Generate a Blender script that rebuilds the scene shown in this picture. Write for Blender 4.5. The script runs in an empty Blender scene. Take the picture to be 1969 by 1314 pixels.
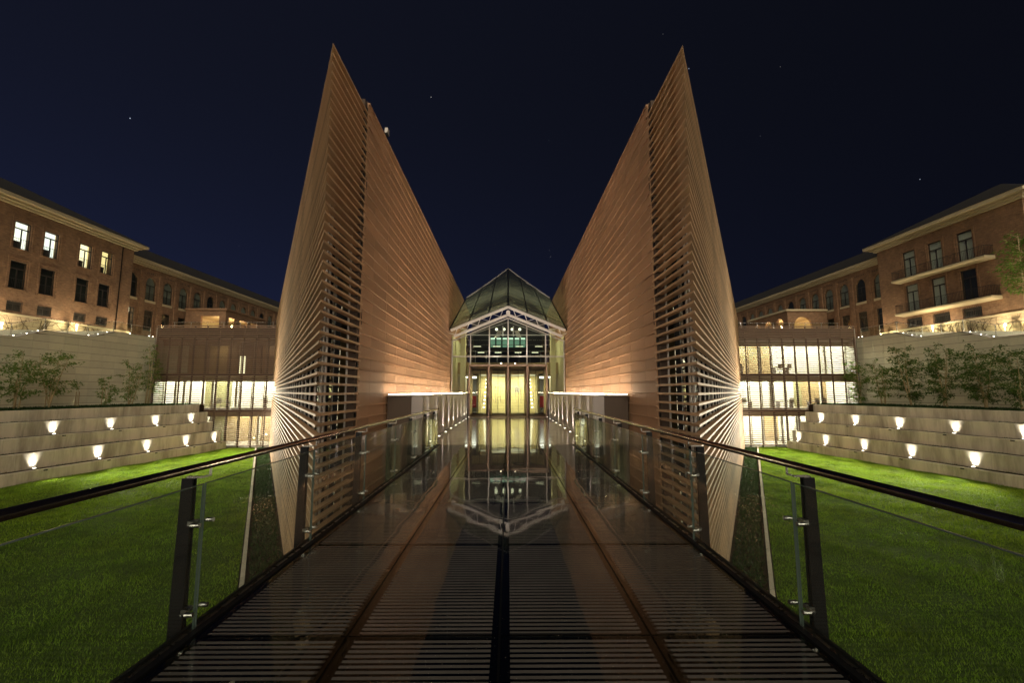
import bpy, math, random
import numpy as np
from mathutils import Vector, Matrix
random.seed(7)
rng = np.random.default_rng(7)
R = math.radians
scn = bpy.context.scene
col = scn.collection

# ------------------------------------------------------------------ camera, sky, sun, exposure
cd = bpy.data.cameras.new('camera')
cam = bpy.data.objects.new('camera', cd)
col.objects.link(cam)
cam.location = (0, 0, 1.6)
cam.rotation_euler = (R(90 + 6.36), 0, R(-0.495))
cd.sensor_width = 36
cd.lens = 868 / 1969 * 36
cd.clip_start = 0.05
cd.clip_end = 2000
scn.camera = cam

world = bpy.data.worlds.new('World')
scn.world = world
world.use_nodes = True
wn = world.node_tree
wn.nodes.clear()


def N(nt, t, **kw):
    n = nt.nodes.new(t)
    for k, v in kw.items():
        if k.startswith('i_'):
            n.inputs[k[2:].replace('_', ' ')].default_value = v
        else:
            setattr(n, k, v)
    return n


def math_node(nt, op, a, b=None, c=None, clamp=False):
    n = nt.nodes.new('ShaderNodeMath')
    n.operation = op
    n.use_clamp = clamp
    for i, v in enumerate((a, b, c)):
        if v is None:
            continue
        if isinstance(v, (int, float)):
            n.inputs[i].default_value = v
        else:
            nt.links.new(v, n.inputs[i])
    return n.outputs[0]


def mix_rgb(nt, fac, a, b, blend='MIX'):
    n = nt.nodes.new('ShaderNodeMix')
    n.data_type = 'RGBA'
    n.blend_type = blend
    for s, v in ((n.inputs[0], fac), (n.inputs[6], a), (n.inputs[7], b)):
        if isinstance(v, (int, float)):
            s.default_value = v
        elif isinstance(v, (tuple, list)):
            s.default_value = (*v[:3], 1)
        else:
            nt.links.new(v, s)
    return n.outputs[2]


def build_world():
    nt = wn
    tc = N(nt, 'ShaderNodeTexCoord')
    sx = N(nt, 'ShaderNodeSeparateXYZ')
    nt.links.new(tc.outputs['Generated'], sx.inputs[0])
    el = math_node(nt, 'MULTIPLY', math_node(nt, 'MAXIMUM', sx.outputs[2], 0.0), 1.45, clamp=True)
    low = math_node(nt, 'POWER', math_node(nt, 'SUBTRACT', 1.0, el), 2.2)
    left = math_node(nt, 'MULTIPLY_ADD', sx.outputs[0], -0.62, 0.45, clamp=True)
    hor = mix_rgb(nt, left, (0.0038, 0.0048, 0.0125), (0.0128, 0.0182, 0.056))
    top = mix_rgb(nt, left, (0.0029, 0.0034, 0.0062), (0.0058, 0.0070, 0.0150))
    sky = mix_rgb(nt, low, top, hor)
    # stars: a few small points, each cell its own brightness
    vo = N(nt, 'ShaderNodeTexVoronoi')
    vo.inputs['Scale'].default_value = 27.0
    nt.links.new(tc.outputs['Generated'], vo.inputs['Vector'])
    pt = math_node(nt, 'LESS_THAN', vo.outputs['Distance'], 0.022)
    rnd = N(nt, 'ShaderNodeSeparateColor')
    nt.links.new(vo.outputs['Color'], rnd.inputs[0])
    mag = math_node(nt, 'POWER', rnd.outputs[0], 2.6)
    up = math_node(nt, 'GREATER_THAN', sx.outputs[2], 0.05)
    st = math_node(nt, 'MULTIPLY', math_node(nt, 'MULTIPLY', pt, mag), math_node(nt, 'MULTIPLY', up, 0.9))
    cmb = mix_rgb(nt, rnd.outputs[1], (0.55, 0.7, 1.0), (1.0, 0.95, 0.85))
    stc = mix_rgb(nt, 1.0, cmb, st, 'MULTIPLY')
    tot = mix_rgb(nt, 1.0, sky, stc, 'ADD')
    bg = N(nt, 'ShaderNodeBackground')
    nt.links.new(tot, bg.inputs[0])
    bg.inputs[1].default_value = 0.9
    o = N(nt, 'ShaderNodeOutputWorld')
    nt.links.new(bg.outputs[0], o.inputs[0])


build_world()

sd = bpy.data.lights.new('sun', 'SUN')          # the soft warm glow of the city behind the camera
sun = bpy.data.objects.new('sun', sd)
col.objects.link(sun)
sd.energy = 3.6
sd.angle = R(96)
sd.color = (1.0, 0.87, 0.66)
sd.cycles.use_multiple_importance_sampling = False
sun.rotation_euler = (R(77), 0, R(0))           # from behind and above

scn.view_settings.view_transform = 'Standard'
scn.view_settings.look = 'None'
scn.view_settings.exposure = 0.22
scn.view_settings.gamma = 1.0
scn.view_settings.use_curve_mapping = False
scn.render.engine = 'CYCLES'
scn.cycles.use_denoising = True
scn.cycles.max_bounces = 7
scn.cycles.diffuse_bounces = 3
scn.cycles.glossy_bounces = 4
scn.cycles.transmission_bounces = 4
scn.cycles.transparent_max_bounces = 24
scn.cycles.caustics_reflective = False
scn.cycles.caustics_refractive = False
scn.cycles.sample_clamp_indirect = 12.0
scn.cycles.use_light_tree = True

# ------------------------------------------------------------------ object helpers
ORG = {}


def tag(o, label=None, cat=None, group=None, kind=None):
    if label:
        o['label'] = label
    if cat:
        o['category'] = cat
    if group:
        o['group'] = group
    if kind:
        o['kind'] = kind
    return o


def thing(name, loc, label, cat, group=None):
    o = bpy.data.objects.new(name, None)
    o.empty_display_size = 0.2
    o.location = loc
    col.objects.link(o)
    ORG[o] = Vector(loc)
    return tag(o, label, cat, group)


def piece(me, name, parent, loc=(0, 0, 0), rotz=0.0):
    """link an object that shares a mesh; loc is a world offset of that mesh"""
    o = bpy.data.objects.new(name, me)
    col.objects.link(o)
    if parent:
        o.parent = parent
        o.location = Vector(loc) - ORG[parent]
    else:
        o.location = loc
    o.rotation_euler = (0, 0, rotz)
    ORG[o] = Vector(loc)
    return o


class MB:
    def __init__(s):
        s.v = []
        s.f = []

    def add(s, vs, fs):
        b = len(s.v)
        s.v += [tuple(p) for p in vs]
        s.f += [tuple(b + i for i in f) for f in fs]
        return s

    def box(s, x0, x1, y0, y1, z0, z1):
        x0, x1 = min(x0, x1), max(x0, x1)
        y0, y1 = min(y0, y1), max(y0, y1)
        z0, z1 = min(z0, z1), max(z0, z1)
        return s.add([(x0, y0, z0), (x1, y0, z0), (x1, y1, z0), (x0, y1, z0),
                      (x0, y0, z1), (x1, y0, z1), (x1, y1, z1), (x0, y1, z1)],
                     [(0, 3, 2, 1), (4, 5, 6, 7), (0, 1, 5, 4), (1, 2, 6, 5), (2, 3, 7, 6), (3, 0, 4, 7)])

    def prism(s, poly, ax, a0, a1):
        """poly: 2-D outline extruded along axis ax ('x','y','z') from a0 to a1"""
        n = len(poly)
        area = sum(poly[i][0] * poly[(i + 1) % n][1] - poly[(i + 1) % n][0] * poly[i][1] for i in range(n))
        if area < 0:
            poly = poly[::-1]
        a0, a1 = min(a0, a1), max(a0, a1)

        def P(p, a):
            return {'x': (a, p[0], p[1]), 'y': (p[0], a, p[1]), 'z': (p[0], p[1], a)}[ax]
        vs = [P(p, a0) for p in poly] + [P(p, a1) for p in poly]
        fs = [tuple(range(n))[::-1], tuple(range(n, 2 * n))] + [(i, (i + 1) % n, n + (i + 1) % n, n + i) for i in range(n)]
        if ax == 'y':
            fs = [f[::-1] for f in fs]
        return s.add(vs, fs)

    def tube(s, pts, r, n=8, cap=True):
        pts = [Vector(p) for p in pts]
        rs = r if isinstance(r, (list, tuple)) else [r] * len(pts)
        b = len(s.v)
        for i, p in enumerate(pts):
            d = (pts[min(i + 1, len(pts) - 1)] - pts[max(i - 1, 0)]).normalized()
            u = d.cross(Vector((0, 0, 1)))
            if u.length < 1e-3:
                u = Vector((1, 0, 0))
            u.normalize()
            w = u.cross(d)
            for k in range(n):
                a = 2 * math.pi * k / n
                s.v.append(tuple(p + (u * math.cos(a) + w * math.sin(a)) * rs[i]))
        for i in range(len(pts) - 1):
            for k in range(n):
                k2 = (k + 1) % n
                s.f.append((b + i * n + k, b + i * n + k2, b + (i + 1) * n + k2, b + (i + 1) * n + k))
        if cap:
            s.f.append(tuple(b + k for k in range(n))[::-1])
            e = b + (len(pts) - 1) * n
            s.f.append(tuple(e + k for k in range(n)))
        return s

    def bar(s, p, q, w, h):
        """rectangular bar from p to q; w sideways, h upwards"""
        p, q = Vector(p), Vector(q)
        d = (q - p).normalized()
        u = d.cross(Vector((0, 0, 1)))
        if u.length < 1e-3:
            u = Vector((1, 0, 0))
        u.normalize()
        k = u.cross(d)
        vs = []
        for c in (p, q):
            for a, b in ((-1, -1), (1, -1), (1, 1), (-1, 1)):
                vs.append(c + u * (a * w / 2) + k * (b * h / 2))
        return s.add(vs, [(3, 2, 1, 0), (4, 5, 6, 7), (0, 1, 5, 4), (1, 2, 6, 5), (2, 3, 7, 6), (3, 0, 4, 7)])

    def disc(s, c, r, n=12):
        vs = [(c[0] + r * math.cos(2 * math.pi * k / n), c[1] + r * math.sin(2 * math.pi * k / n), c[2]) for k in range(n)]
        return s.add(vs, [tuple(range(n))])

    def ball(s, c, r, n=10, m=6):
        pts = [(c[0], c[1], c[2] - r * math.cos(math.pi * i / m)) for i in range(m + 1)]
        rs = [max(r * math.sin(math.pi * i / m), r * 0.02) for i in range(m + 1)]
        b = len(s.v)
        for (x, y, z), q in zip(pts, rs):
            for k in range(n):
                s.v.append((x + q * math.cos(2 * math.pi * k / n), y + q * math.sin(2 * math.pi * k / n), z))
        for i in range(m):
            for k in range(n):
                k2 = (k + 1) % n
                s.f.append((b + i * n + k, b + i * n + k2, b + (i + 1) * n + k2, b + (i + 1) * n + k))
        return s

    def mesh(s, name, mat, org=(0, 0, 0), smooth=False):
        me = bpy.data.meshes.new(name)
        ox, oy, oz = org
        me.from_pydata([(x - ox, y - oy, z - oz) for x, y, z in s.v], [], s.f)
        if mat:
            me.materials.append(mat)
        if smooth:
            me.polygons.foreach_set('use_smooth', [True] * len(me.polygons))
        me.update()
        return me

    def build(s, name, mat, parent=None, smooth=False, kind=None):
        if parent:
            org = ORG[parent]
            o = bpy.data.objects.new(name, s.mesh(name, mat, org, smooth))
            o.parent = parent
        else:
            org = Vector((0, 0, 0))
            o = bpy.data.objects.new(name, s.mesh(name, mat, org, smooth))
        col.objects.link(o)
        ORG[o] = org
        if kind:
            o['kind'] = kind
        return o


def solo(mb, name, mat, label, cat, group=None, smooth=False):
    """a thing of one mesh, its origin at its base"""
    a = np.array(mb.v)
    org = (float((a[:, 0].min() + a[:, 0].max()) / 2), float((a[:, 1].min() + a[:, 1].max()) / 2), float(a[:, 2].min()))
    o = bpy.data.objects.new(name, mb.mesh(name, mat, org, smooth))
    o.location = org
    col.objects.link(o)
    ORG[o] = Vector(org)
    return tag(o, label, cat, group)


def structure(mb, name, mat, smooth=False):
    o = mb.build(name, mat, None, smooth)
    o['kind'] = 'structure'
    return o


def lamp(kind, name, loc, energy, color, parent=None, size=0.05, spot=None, blend=0.5, aim=None):
    l = bpy.data.lights.new(name, kind)
    l.energy = energy
    l.color = color
    l.shadow_soft_size = size
    if spot:
        l.spot_size = R(spot)
        l.spot_blend = blend
    o = bpy.data.objects.new(name, l)
    col.objects.link(o)
    if parent:
        o.parent = parent
        o.location = Vector(loc) - ORG[parent]
    else:
        o.location = loc
    if aim:
        o.rotation_euler = Vector(aim).to_track_quat('-Z', 'Y').to_euler()
    return o


ORD = ['first', 'second', 'third', 'fourth', 'fifth', 'sixth', 'seventh', 'eighth', 'ninth', 'tenth', 'eleventh',
       'twelfth', 'thirteenth', 'fourteenth', 'fifteenth', 'sixteenth']
SIDES = ((-1, 'left'), (1, 'right'))


# ------------------------------------------------------------------ materials
def mat_new(name):
    m = bpy.data.materials.new(name)
    m.use_nodes = True
    nt = m.node_tree
    nt.nodes.clear()
    out = nt.nodes.new('ShaderNodeOutputMaterial')
    return m, nt, out


def surf(name, color, rough=0.6, metal=0.0, spec=0.5, var=0.15, scale=3.0, bump=0.0, bscale=40.0, objvar=0.0,
         stretch=(1, 1, 1), dark=None, darkamt=0.0):
    """principled with two scales of noise in the colour, optional bump, per-object tone"""
    m, nt, out = mat_new(name)
    L = nt.links.new
    b = N(nt, 'ShaderNodeBsdfPrincipled')
    L(b.outputs[0], out.inputs[0])
    b.inputs['Roughness'].default_value = rough
    b.inputs['Metallic'].default_value = metal
    b.inputs['Specular IOR Level'].default_value = spec
    ge = N(nt, 'ShaderNodeNewGeometry')
    mp = N(nt, 'ShaderNodeMapping')
    mp.inputs['Scale'].default_value = stretch
    L(ge.outputs['Position'], mp.inputs[0])
    n1 = N(nt, 'ShaderNodeTexNoise', i_Scale=scale, i_Detail=6.0, i_Roughness=0.62)
    L(mp.outputs[0], n1.inputs['Vector'])
    f = math_node(nt, 'MULTIPLY_ADD', n1.outputs[0], 2 * var, 1 - var)
    if objvar:
        oi = N(nt, 'ShaderNodeObjectInfo')
        f = math_node(nt, 'MULTIPLY', f, math_node(nt, 'MULTIPLY_ADD', oi.outputs['Random'], 2 * objvar, 1 - objvar))
    if name.startswith('terracotta'):
        f = math_node(nt, 'MULTIPLY', f, math_node(nt, 'MULTIPLY_ADD', ge.outputs['Random Per Island'], 0.34, 0.83))
    c = mix_rgb(nt, 1.0, color, f, 'MULTIPLY')
    if dark:
        n2 = N(nt, 'ShaderNodeTexNoise', i_Scale=scale * 0.35, i_Detail=8.0, i_Roughness=0.7)
        L(mp.outputs[0], n2.inputs['Vector'])
        g = math_node(nt, 'MULTIPLY', math_node(nt, 'MULTIPLY_ADD', n2.outputs[0], 5.0, -2.2, clamp=True), darkamt)
        c = mix_rgb(nt, g, c, dark)
    L(c, b.inputs['Base Color'])
    rr = math_node(nt, 'MULTIPLY_ADD', n1.outputs[0], 0.2, rough - 0.1, clamp=True)
    L(rr, b.inputs['Roughness'])
    if bump:
        n3 = N(nt, 'ShaderNodeTexNoise', i_Scale=bscale, i_Detail=4.0)
        L(ge.outputs['Position'], n3.inputs['Vector'])
        bp = N(nt, 'ShaderNodeBump', i_Strength=bump, i_Distance=0.01)
        L(n3.outputs[0], bp.inputs['Height'])
        L(bp.outputs[0], b.inputs['Normal'])
    return m


def schlick(nt, f0=0.04, normal=None):
    ge = N(nt, 'ShaderNodeNewGeometry')
    d = N(nt, 'ShaderNodeVectorMath', operation='DOT_PRODUCT')
    nt.links.new(ge.outputs['Incoming'], d.inputs[0])
    nt.links.new(normal if normal else ge.outputs['Normal'], d.inputs[1])
    a = math_node(nt, 'SUBTRACT', 1.0, math_node(nt, 'ABSOLUTE', d.outputs['Value']), clamp=True)
    return math_node(nt, 'MULTIPLY_ADD', math_node(nt, 'POWER', a, 5.0), 1 - f0, f0)


def glass(name, tint=(0.93, 0.96, 0.93), f0=0.075, rough=0.0, haze=0.0, wav=0.0, wscale=0.8):
    """thin pane: see through with a mirror film that grows at grazing angles"""
    m, nt, out = mat_new(name)
    L = nt.links.new
    t = N(nt, 'ShaderNodeBsdfTransparent')
    t.inputs[0].default_value = (*tint, 1)
    g = N(nt, 'ShaderNodeBsdfGlossy')
    g.inputs['Roughness'].default_value = rough
    nrm = None
    if wav:
        ge = N(nt, 'ShaderNodeNewGeometry')
        n3 = N(nt, 'ShaderNodeTexNoise', i_Scale=wscale, i_Detail=1.0)
        L(ge.outputs['Position'], n3.inputs['Vector'])
        bp = N(nt, 'ShaderNodeBump', i_Strength=wav, i_Distance=0.05)
        L(n3.outputs[0], bp.inputs['Height'])
        nrm = bp.outputs[0]
        L(nrm, g.inputs['Normal'])
    mx = N(nt, 'ShaderNodeMixShader')
    L(schlick(nt, f0), mx.inputs[0])
    if haze:
        df = N(nt, 'ShaderNodeBsdfDiffuse')
        df.inputs[0].default_value = (0.6, 0.6, 0.58, 1)
        m2 = N(nt, 'ShaderNodeMixShader')
        ge2 = N(nt, 'ShaderNodeNewGeometry')
        n4 = N(nt, 'ShaderNodeTexNoise', i_Scale=2.5, i_Detail=8.0, i_Roughness=0.75)
        L(ge2.outputs['Position'], n4.inputs['Vector'])
        L(math_node(nt, 'MULTIPLY', n4.outputs[0], haze * 2), m2.inputs[0])
        L(t.outputs[0], m2.inputs[1])
        L(df.outputs[0], m2.inputs[2])
        L(m2.outputs[0], mx.inputs[1])
    else:
        L(t.outputs[0], mx.inputs[1])
    L(g.outputs[0], mx.inputs[2])
    L(mx.outputs[0], out.inputs[0])
    return m


def emit(name, color, strength):
    m, nt, out = mat_new(name)
    e = N(nt, 'ShaderNodeEmission')
    e.inputs[0].default_value = (*color, 1)
    e.inputs[1].default_value = strength
    nt.links.new(e.outputs[0], out.inputs[0])
    return m


def brick_mat():
    m, nt, out = mat_new('brick')
    L = nt.links.new
    ge = N(nt, 'ShaderNodeNewGeometry')
    sx = N(nt, 'ShaderNodeSeparateXYZ')
    L(ge.outputs['Position'], sx.inputs[0])
    cx = N(nt, 'ShaderNodeCombineXYZ')
    L(math_node(nt, 'ADD', sx.outputs[0], sx.outputs[1]), cx.inputs[0])
    L(sx.outputs[2], cx.inputs[1])
    bt = N(nt, 'ShaderNodeTexBrick')
    L(cx.outputs[0], bt.inputs['Vector'])
    bt.inputs['Color1'].default_value = (0.225, 0.118, 0.058, 1)
    bt.inputs['Color2'].default_value = (0.175, 0.085, 0.042, 1)
    bt.inputs['Mortar'].default_value = (0.22, 0.155, 0.10, 1)
    bt.inputs['Scale'].default_value = 1.0
    bt.inputs['Mortar Size'].default_value = 0.012
    bt.inputs['Brick Width'].default_value = 0.28
    bt.inputs['Row Height'].default_value = 0.085
    n = N(nt, 'ShaderNodeTexNoise', i_Scale=0.9, i_Detail=7.0, i_Roughness=0.65)
    L(ge.outputs['Position'], n.inputs['Vector'])
    c = mix_rgb(nt, 1.0, bt.outputs[0], math_node(nt, 'MULTIPLY_ADD', n.outputs[0], 1.1, 0.45), 'MULTIPLY')
    n2 = N(nt, 'ShaderNodeTexNoise', i_Scale=1.0, i_Detail=3.0, i_Roughness=0.7)
    mp2 = N(nt, 'ShaderNodeMapping')
    mp2.inputs['Scale'].default_value = (2.5, 2.5, 6.5)
    L(ge.outputs['Position'], mp2.inputs[0])
    L(mp2.outputs[0], n2.inputs['Vector'])
    c = mix_rgb(nt, 1.0, c, math_node(nt, 'MULTIPLY_ADD', n2.outputs[0], 1.5, 0.25), 'MULTIPLY')
    b = N(nt, 'ShaderNodeBsdfPrincipled')
    b.inputs['Roughness'].default_value = 0.85
    L(c, b.inputs['Base Color'])
    bp = N(nt, 'ShaderNodeBump', i_Strength=0.6, i_Distance=0.01, invert=True)
    L(bt.outputs['Fac'], bp.inputs['Height'])
    L(bp.outputs[0], b.inputs['Normal'])
    L(b.outputs[0], out.inputs[0])
    return m


def stone_course_mat(name, c1, c2, mortar, bw, rh, ms=0.02, rough=0.6):
    m, nt, out = mat_new(name)
    L = nt.links.new
    ge = N(nt, 'ShaderNodeNewGeometry')
    sx = N(nt, 'ShaderNodeSeparateXYZ')
    L(ge.outputs['Position'], sx.inputs[0])
    cx = N(nt, 'ShaderNodeCombineXYZ')
    L(math_node(nt, 'ADD', sx.outputs[0], sx.outputs[1]), cx.inputs[0])
    L(sx.outputs[2], cx.inputs[1])
    bt = N(nt, 'ShaderNodeTexBrick')
    L(cx.outputs[0], bt.inputs['Vector'])
    for k, v in (('Color1', c1), ('Color2', c2), ('Mortar', mortar)):
        bt.inputs[k].default_value = (*v, 1)
    bt.inputs['Scale'].default_value = 1.0
    bt.inputs['Mortar Size'].default_value = ms
    bt.inputs['Brick Width'].default_value = bw
    bt.inputs['Row Height'].default_value = rh
    n = N(nt, 'ShaderNodeTexNoise', i_Scale=4.0, i_Detail=8.0, i_Roughness=0.7)
    L(ge.outputs['Position'], n.inputs['Vector'])
    c = mix_rgb(nt, 1.0, bt.outputs[0], math_node(nt, 'MULTIPLY_ADD', n.outputs[0], 0.8, 0.6), 'MULTIPLY')
    b = N(nt, 'ShaderNodeBsdfPrincipled')
    b.inputs['Roughness'].default_value = rough
    L(c, b.inputs['Base Color'])
    bp = N(nt, 'ShaderNodeBump', i_Strength=0.5, i_Distance=0.03)
    L(n.outputs[0], bp.inputs['Height'])
    L(bp.outputs[0], b.inputs['Normal'])
    L(b.outputs[0], out.inputs[0])
    return m


def deck_mat():
    """dark walk-on glass printed with pale non-slip lines across the bridge"""
    m, nt, out = mat_new('deck_glass')
    L = nt.links.new
    ge = N(nt, 'ShaderNodeNewGeometry')
    sx = N(nt, 'ShaderNodeSeparateXYZ')
    L(ge.outputs['Position'], sx.inputs[0])
    fy = math_node(nt, 'FRACT', math_node(nt, 'MULTIPLY', math_node(nt, 'ADD', sx.outputs[1], 20.0), 1 / 0.0529))
    line = math_node(nt, 'GREATER_THAN', fy, 0.45)
    fx = math_node(nt, 'FRACT', math_node(nt, 'ADD', sx.outputs[0], 20.047))
    ed = math_node(nt, 'ABSOLUTE', math_node(nt, 'SUBTRACT', fx, 0.5))
    keep = math_node(nt, 'LESS_THAN', ed, 0.44)
    fj = math_node(nt, 'FRACT', math_node(nt, 'MULTIPLY', math_node(nt, 'ADD', sx.outputs[1], 18.0 - 3.17 + 0.9), 1 / 1.8))
    ej = math_node(nt, 'LESS_THAN', math_node(nt, 'ABSOLUTE', math_node(nt, 'SUBTRACT', math_node(nt, 'FRACT', math_node(nt, 'ADD', fj, 0.5)), 0.5)), 0.482)
    mask = math_node(nt, 'MULTIPLY', math_node(nt, 'MULTIPLY', line, keep), ej)
    n = N(nt, 'ShaderNodeTexNoise', i_Scale=2.0, i_Detail=8.0, i_Roughness=0.7)
    L(ge.outputs['Position'], n.inputs['Vector'])
    tr = N(nt, 'ShaderNodeBsdfTransparent')
    tr.inputs[0].default_value = (0.55, 0.58, 0.55, 1)
    df = N(nt, 'ShaderNodeBsdfDiffuse')
    L(mix_rgb(nt, 1.0, (0.082, 0.075, 0.069), math_node(nt, 'MULTIPLY_ADD', n.outputs[0], 0.8, 0.6), 'MULTIPLY'), df.inputs[0])
    m1 = N(nt, 'ShaderNodeMixShader')
    L(math_node(nt, 'MULTIPLY', mask, 0.92), m1.inputs[0])
    L(tr.outputs[0], m1.inputs[1])
    L(df.outputs[0], m1.inputs[2])
    # dust specks
    vo = N(nt, 'ShaderNodeTexVoronoi')
    vo.inputs['Scale'].default_value = 28.0
    L(ge.outputs['Position'], vo.inputs['Vector'])
    sp = math_node(nt, 'LESS_THAN', vo.outputs['Distance'], 0.07)
    dd = N(nt, 'ShaderNodeBsdfDiffuse')
    dd.inputs[0].default_value = (0.5, 0.46, 0.4, 1)
    m2 = N(nt, 'ShaderNodeMixShader')
    L(math_node(nt, 'MULTIPLY', sp, 0.35), m2.inputs[0])
    L(m1.outputs[0], m2.inputs[1])
    L(dd.outputs[0], m2.inputs[2])
    g = N(nt, 'ShaderNodeBsdfGlossy')
    g.inputs['Roughness'].default_value = 0.03
    nw = N(nt, 'ShaderNodeTexNoise', i_Scale=1.3, i_Detail=1.5)
    L(ge.outputs['Position'], nw.inputs['Vector'])
    bp = N(nt, 'ShaderNodeBump', i_Strength=0.10, i_Distance=0.03)
    L(nw.outputs[0], bp.inputs['Height'])
    L(bp.outputs[0], g.inputs['Normal'])
    mx = N(nt, 'ShaderNodeMixShader')
    L(math_node(nt, 'MULTIPLY', schlick(nt, 0.05), math_node(nt, 'MULTIPLY_ADD', mask, -0.45, 1.0)), mx.inputs[0])
    L(m2.outputs[0], mx.inputs[1])
    L(g.outputs[0], mx.inputs[2])
    L(mx.outputs[0], out.inputs[0])
    return m


def leaf_mat(name, c1, c2):
    m, nt, out = mat_new(name)
    L = nt.links.new
    ge = N(nt, 'ShaderNodeNewGeometry')
    c = mix_rgb(nt, ge.outputs['Random Per Island'], c1, c2)
    if name == 'grass_blades':
        for sc, a, tgt in ((0.28, 0.9, (0.15, 0.20, 0.015)), (1.1, 0.85, (0.045, 0.085, 0.008))):
            nn = N(nt, 'ShaderNodeTexNoise', i_Scale=sc, i_Detail=5.0, i_Roughness=0.65)
            L(ge.outputs['Position'], nn.inputs['Vector'])
            c = mix_rgb(nt, math_node(nt, 'MULTIPLY', math_node(nt, 'MULTIPLY_ADD', nn.outputs[0], 4.5, -2.1, clamp=True), a), c, tgt)
    d = N(nt, 'ShaderNodeBsdfPrincipled')
    d.inputs['Roughness'].default_value = 0.55
    d.inputs['Specular IOR Level'].default_value = 0.12
    L(c, d.inputs['Base Color'])
    t = N(nt, 'ShaderNodeBsdfTranslucent')
    L(c, t.inputs[0])
    mx = N(nt, 'ShaderNodeMixShader')
    mx.inputs[0].default_value = 0.35
    L(d.outputs[0], mx.inputs[1])
    L(t.outputs[0], mx.inputs[2])
    L(mx.outputs[0], out.inputs[0])
    return m


def roof_glass_mat():
    """roof glazing over pale louvre blades: fine cross stripes, greenish, half see-through"""
    m, nt, out = mat_new('roof_glass')
    L = nt.links.new
    ge = N(nt, 'ShaderNodeNewGeometry')
    sx = N(nt, 'ShaderNodeSeparateXYZ')
    L(ge.outputs['Position'], sx.inputs[0])
    n0 = N(nt, 'ShaderNodeTexNoise', noise_dimensions='1D', i_Scale=1.3, i_Detail=4.0, i_Roughness=0.8)
    L(math_node(nt, 'ADD', sx.outputs[1], math_node(nt, 'MULTIPLY', math_node(nt, 'ABSOLUTE', sx.outputs[0]), -0.1)), n0.inputs['W'])
    st = math_node(nt, 'MULTIPLY_ADD', n0.outputs[0], 3.2, -1.15, clamp=True)
    tr = N(nt, 'ShaderNodeBsdfTransparent')
    tr.inputs[0].default_value = (0.55, 0.60, 0.55, 1)
    tl = N(nt, 'ShaderNodeBsdfTranslucent')
    tl.inputs[0].default_value = (0.55, 0.55, 0.40, 1)
    m1 = N(nt, 'ShaderNodeMixShader')
    L(math_node(nt, 'MULTIPLY_ADD', st, 0.6, 0.12), m1.inputs[0])
    L(tr.outputs[0], m1.inputs[1])
    L(tl.outputs[0], m1.inputs[2])
    g = N(nt, 'ShaderNodeBsdfGlossy')
    g.inputs['Roughness'].default_value = 0.02
    mx = N(nt, 'ShaderNodeMixShader')
    L(schlick(nt, 0.07), mx.inputs[0])
    L(m1.outputs[0], mx.inputs[1])
    L(g.outputs[0], mx.inputs[2])
    L(mx.outputs[0], out.inputs[0])
    return m


M = {}
M['terra'] = surf('terracotta', (0.42, 0.266, 0.153), rough=0.52, spec=0.35, var=0.16, scale=1.6, objvar=0.20, bump=0.15, bscale=60)
M['terra_panel'] = surf('terracotta_panel', (0.345, 0.200, 0.116), rough=0.6, spec=0.35, var=0.14, scale=1.2, objvar=0.13, bump=0.12, bscale=50)
M['terra_dark'] = surf('terracotta_backing', (0.05, 0.03, 0.02), rough=0.8)
M['steel'] = surf('dark_steel', (0.006, 0.006, 0.007), rough=0.5, spec=0.12, var=0.2, scale=8, bump=0.05)
M['rust'] = surf('brown_steel', (0.010, 0.007, 0.005), spec=0.15, rough=0.6, var=0.3, scale=5, bump=0.2)
M['bronze'] = surf('bronze_metal', (0.24, 0.165, 0.13), rough=0.32, metal=0.85, var=0.15, scale=4)
M['rail'] = surf('handrail_metal', (0.30, 0.225, 0.19), rough=0.2, metal=1.0, var=0.2, scale=6)
M['inox'] = surf('stainless', (0.40, 0.39, 0.37), rough=0.28, metal=1.0, var=0.1, scale=10)
M['alu'] = surf('painted_aluminium', (0.42, 0.39, 0.37), rough=0.4, metal=0.3, var=0.08)
M['white_steel'] = surf('white_steel', (0.50, 0.47, 0.47), rough=0.4, var=0.08)
M['concrete'] = surf('board_concrete', (0.49, 0.45, 0.36), rough=0.85, spec=0.2, var=0.28, scale=1.1, bump=0.5, bscale=22, stretch=(1.6, 1.6, 0.3), dark=(0.10, 0.085, 0.06), darkamt=0.6, objvar=0.05)
M['cladding'] = surf('stone_cladding', (0.60, 0.57, 0.43), rough=0.8, spec=0.25, var=0.14, scale=1.5, objvar=0.08, bump=0.2, bscale=30)
M['parapet'] = surf('grey_metal_sheet', (0.31, 0.275, 0.26), rough=0.42, metal=0.25, var=0.1, scale=2)
M['floor'] = surf('polished_stone', (0.20, 0.165, 0.125), rough=0.12, spec=0.6, var=0.2, scale=2.2)
M['dark_block'] = surf('dark_block', (0.075, 0.05, 0.035), rough=0.7, var=0.25, scale=1.5)
M['soil'] = surf('soil', (0.035, 0.025, 0.016), rough=0.95, spec=0.1, var=0.5, scale=5, bump=1.0, bscale=14)
M['lawn'] = surf('lawn_soil', (0.045, 0.075, 0.012), rough=0.95, spec=0.05, var=0.45, scale=1.2, bump=0.8, bscale=18)
M['ground'] = surf('ground', (0.045, 0.04, 0.03), rough=0.95, var=0.4, scale=0.5)
M['walk'] = surf('paving', (0.42, 0.39, 0.34), rough=0.8, var=0.15, scale=2)
M['curb'] = surf('kerb', (0.42, 0.37, 0.30), rough=0.8, var=0.2, scale=4, objvar=0.15)
M['brick'] = brick_mat()
M['cream'] = surf('cream_stone', (0.46, 0.39, 0.25), rough=0.75, var=0.18, scale=1.5, bump=0.2, stretch=(1, 0.4, 1))
M['slate'] = surf('slate_roof', (0.007, 0.006, 0.006), rough=0.8, var=0.3, scale=3, bump=0.4, bscale=12)
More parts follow.
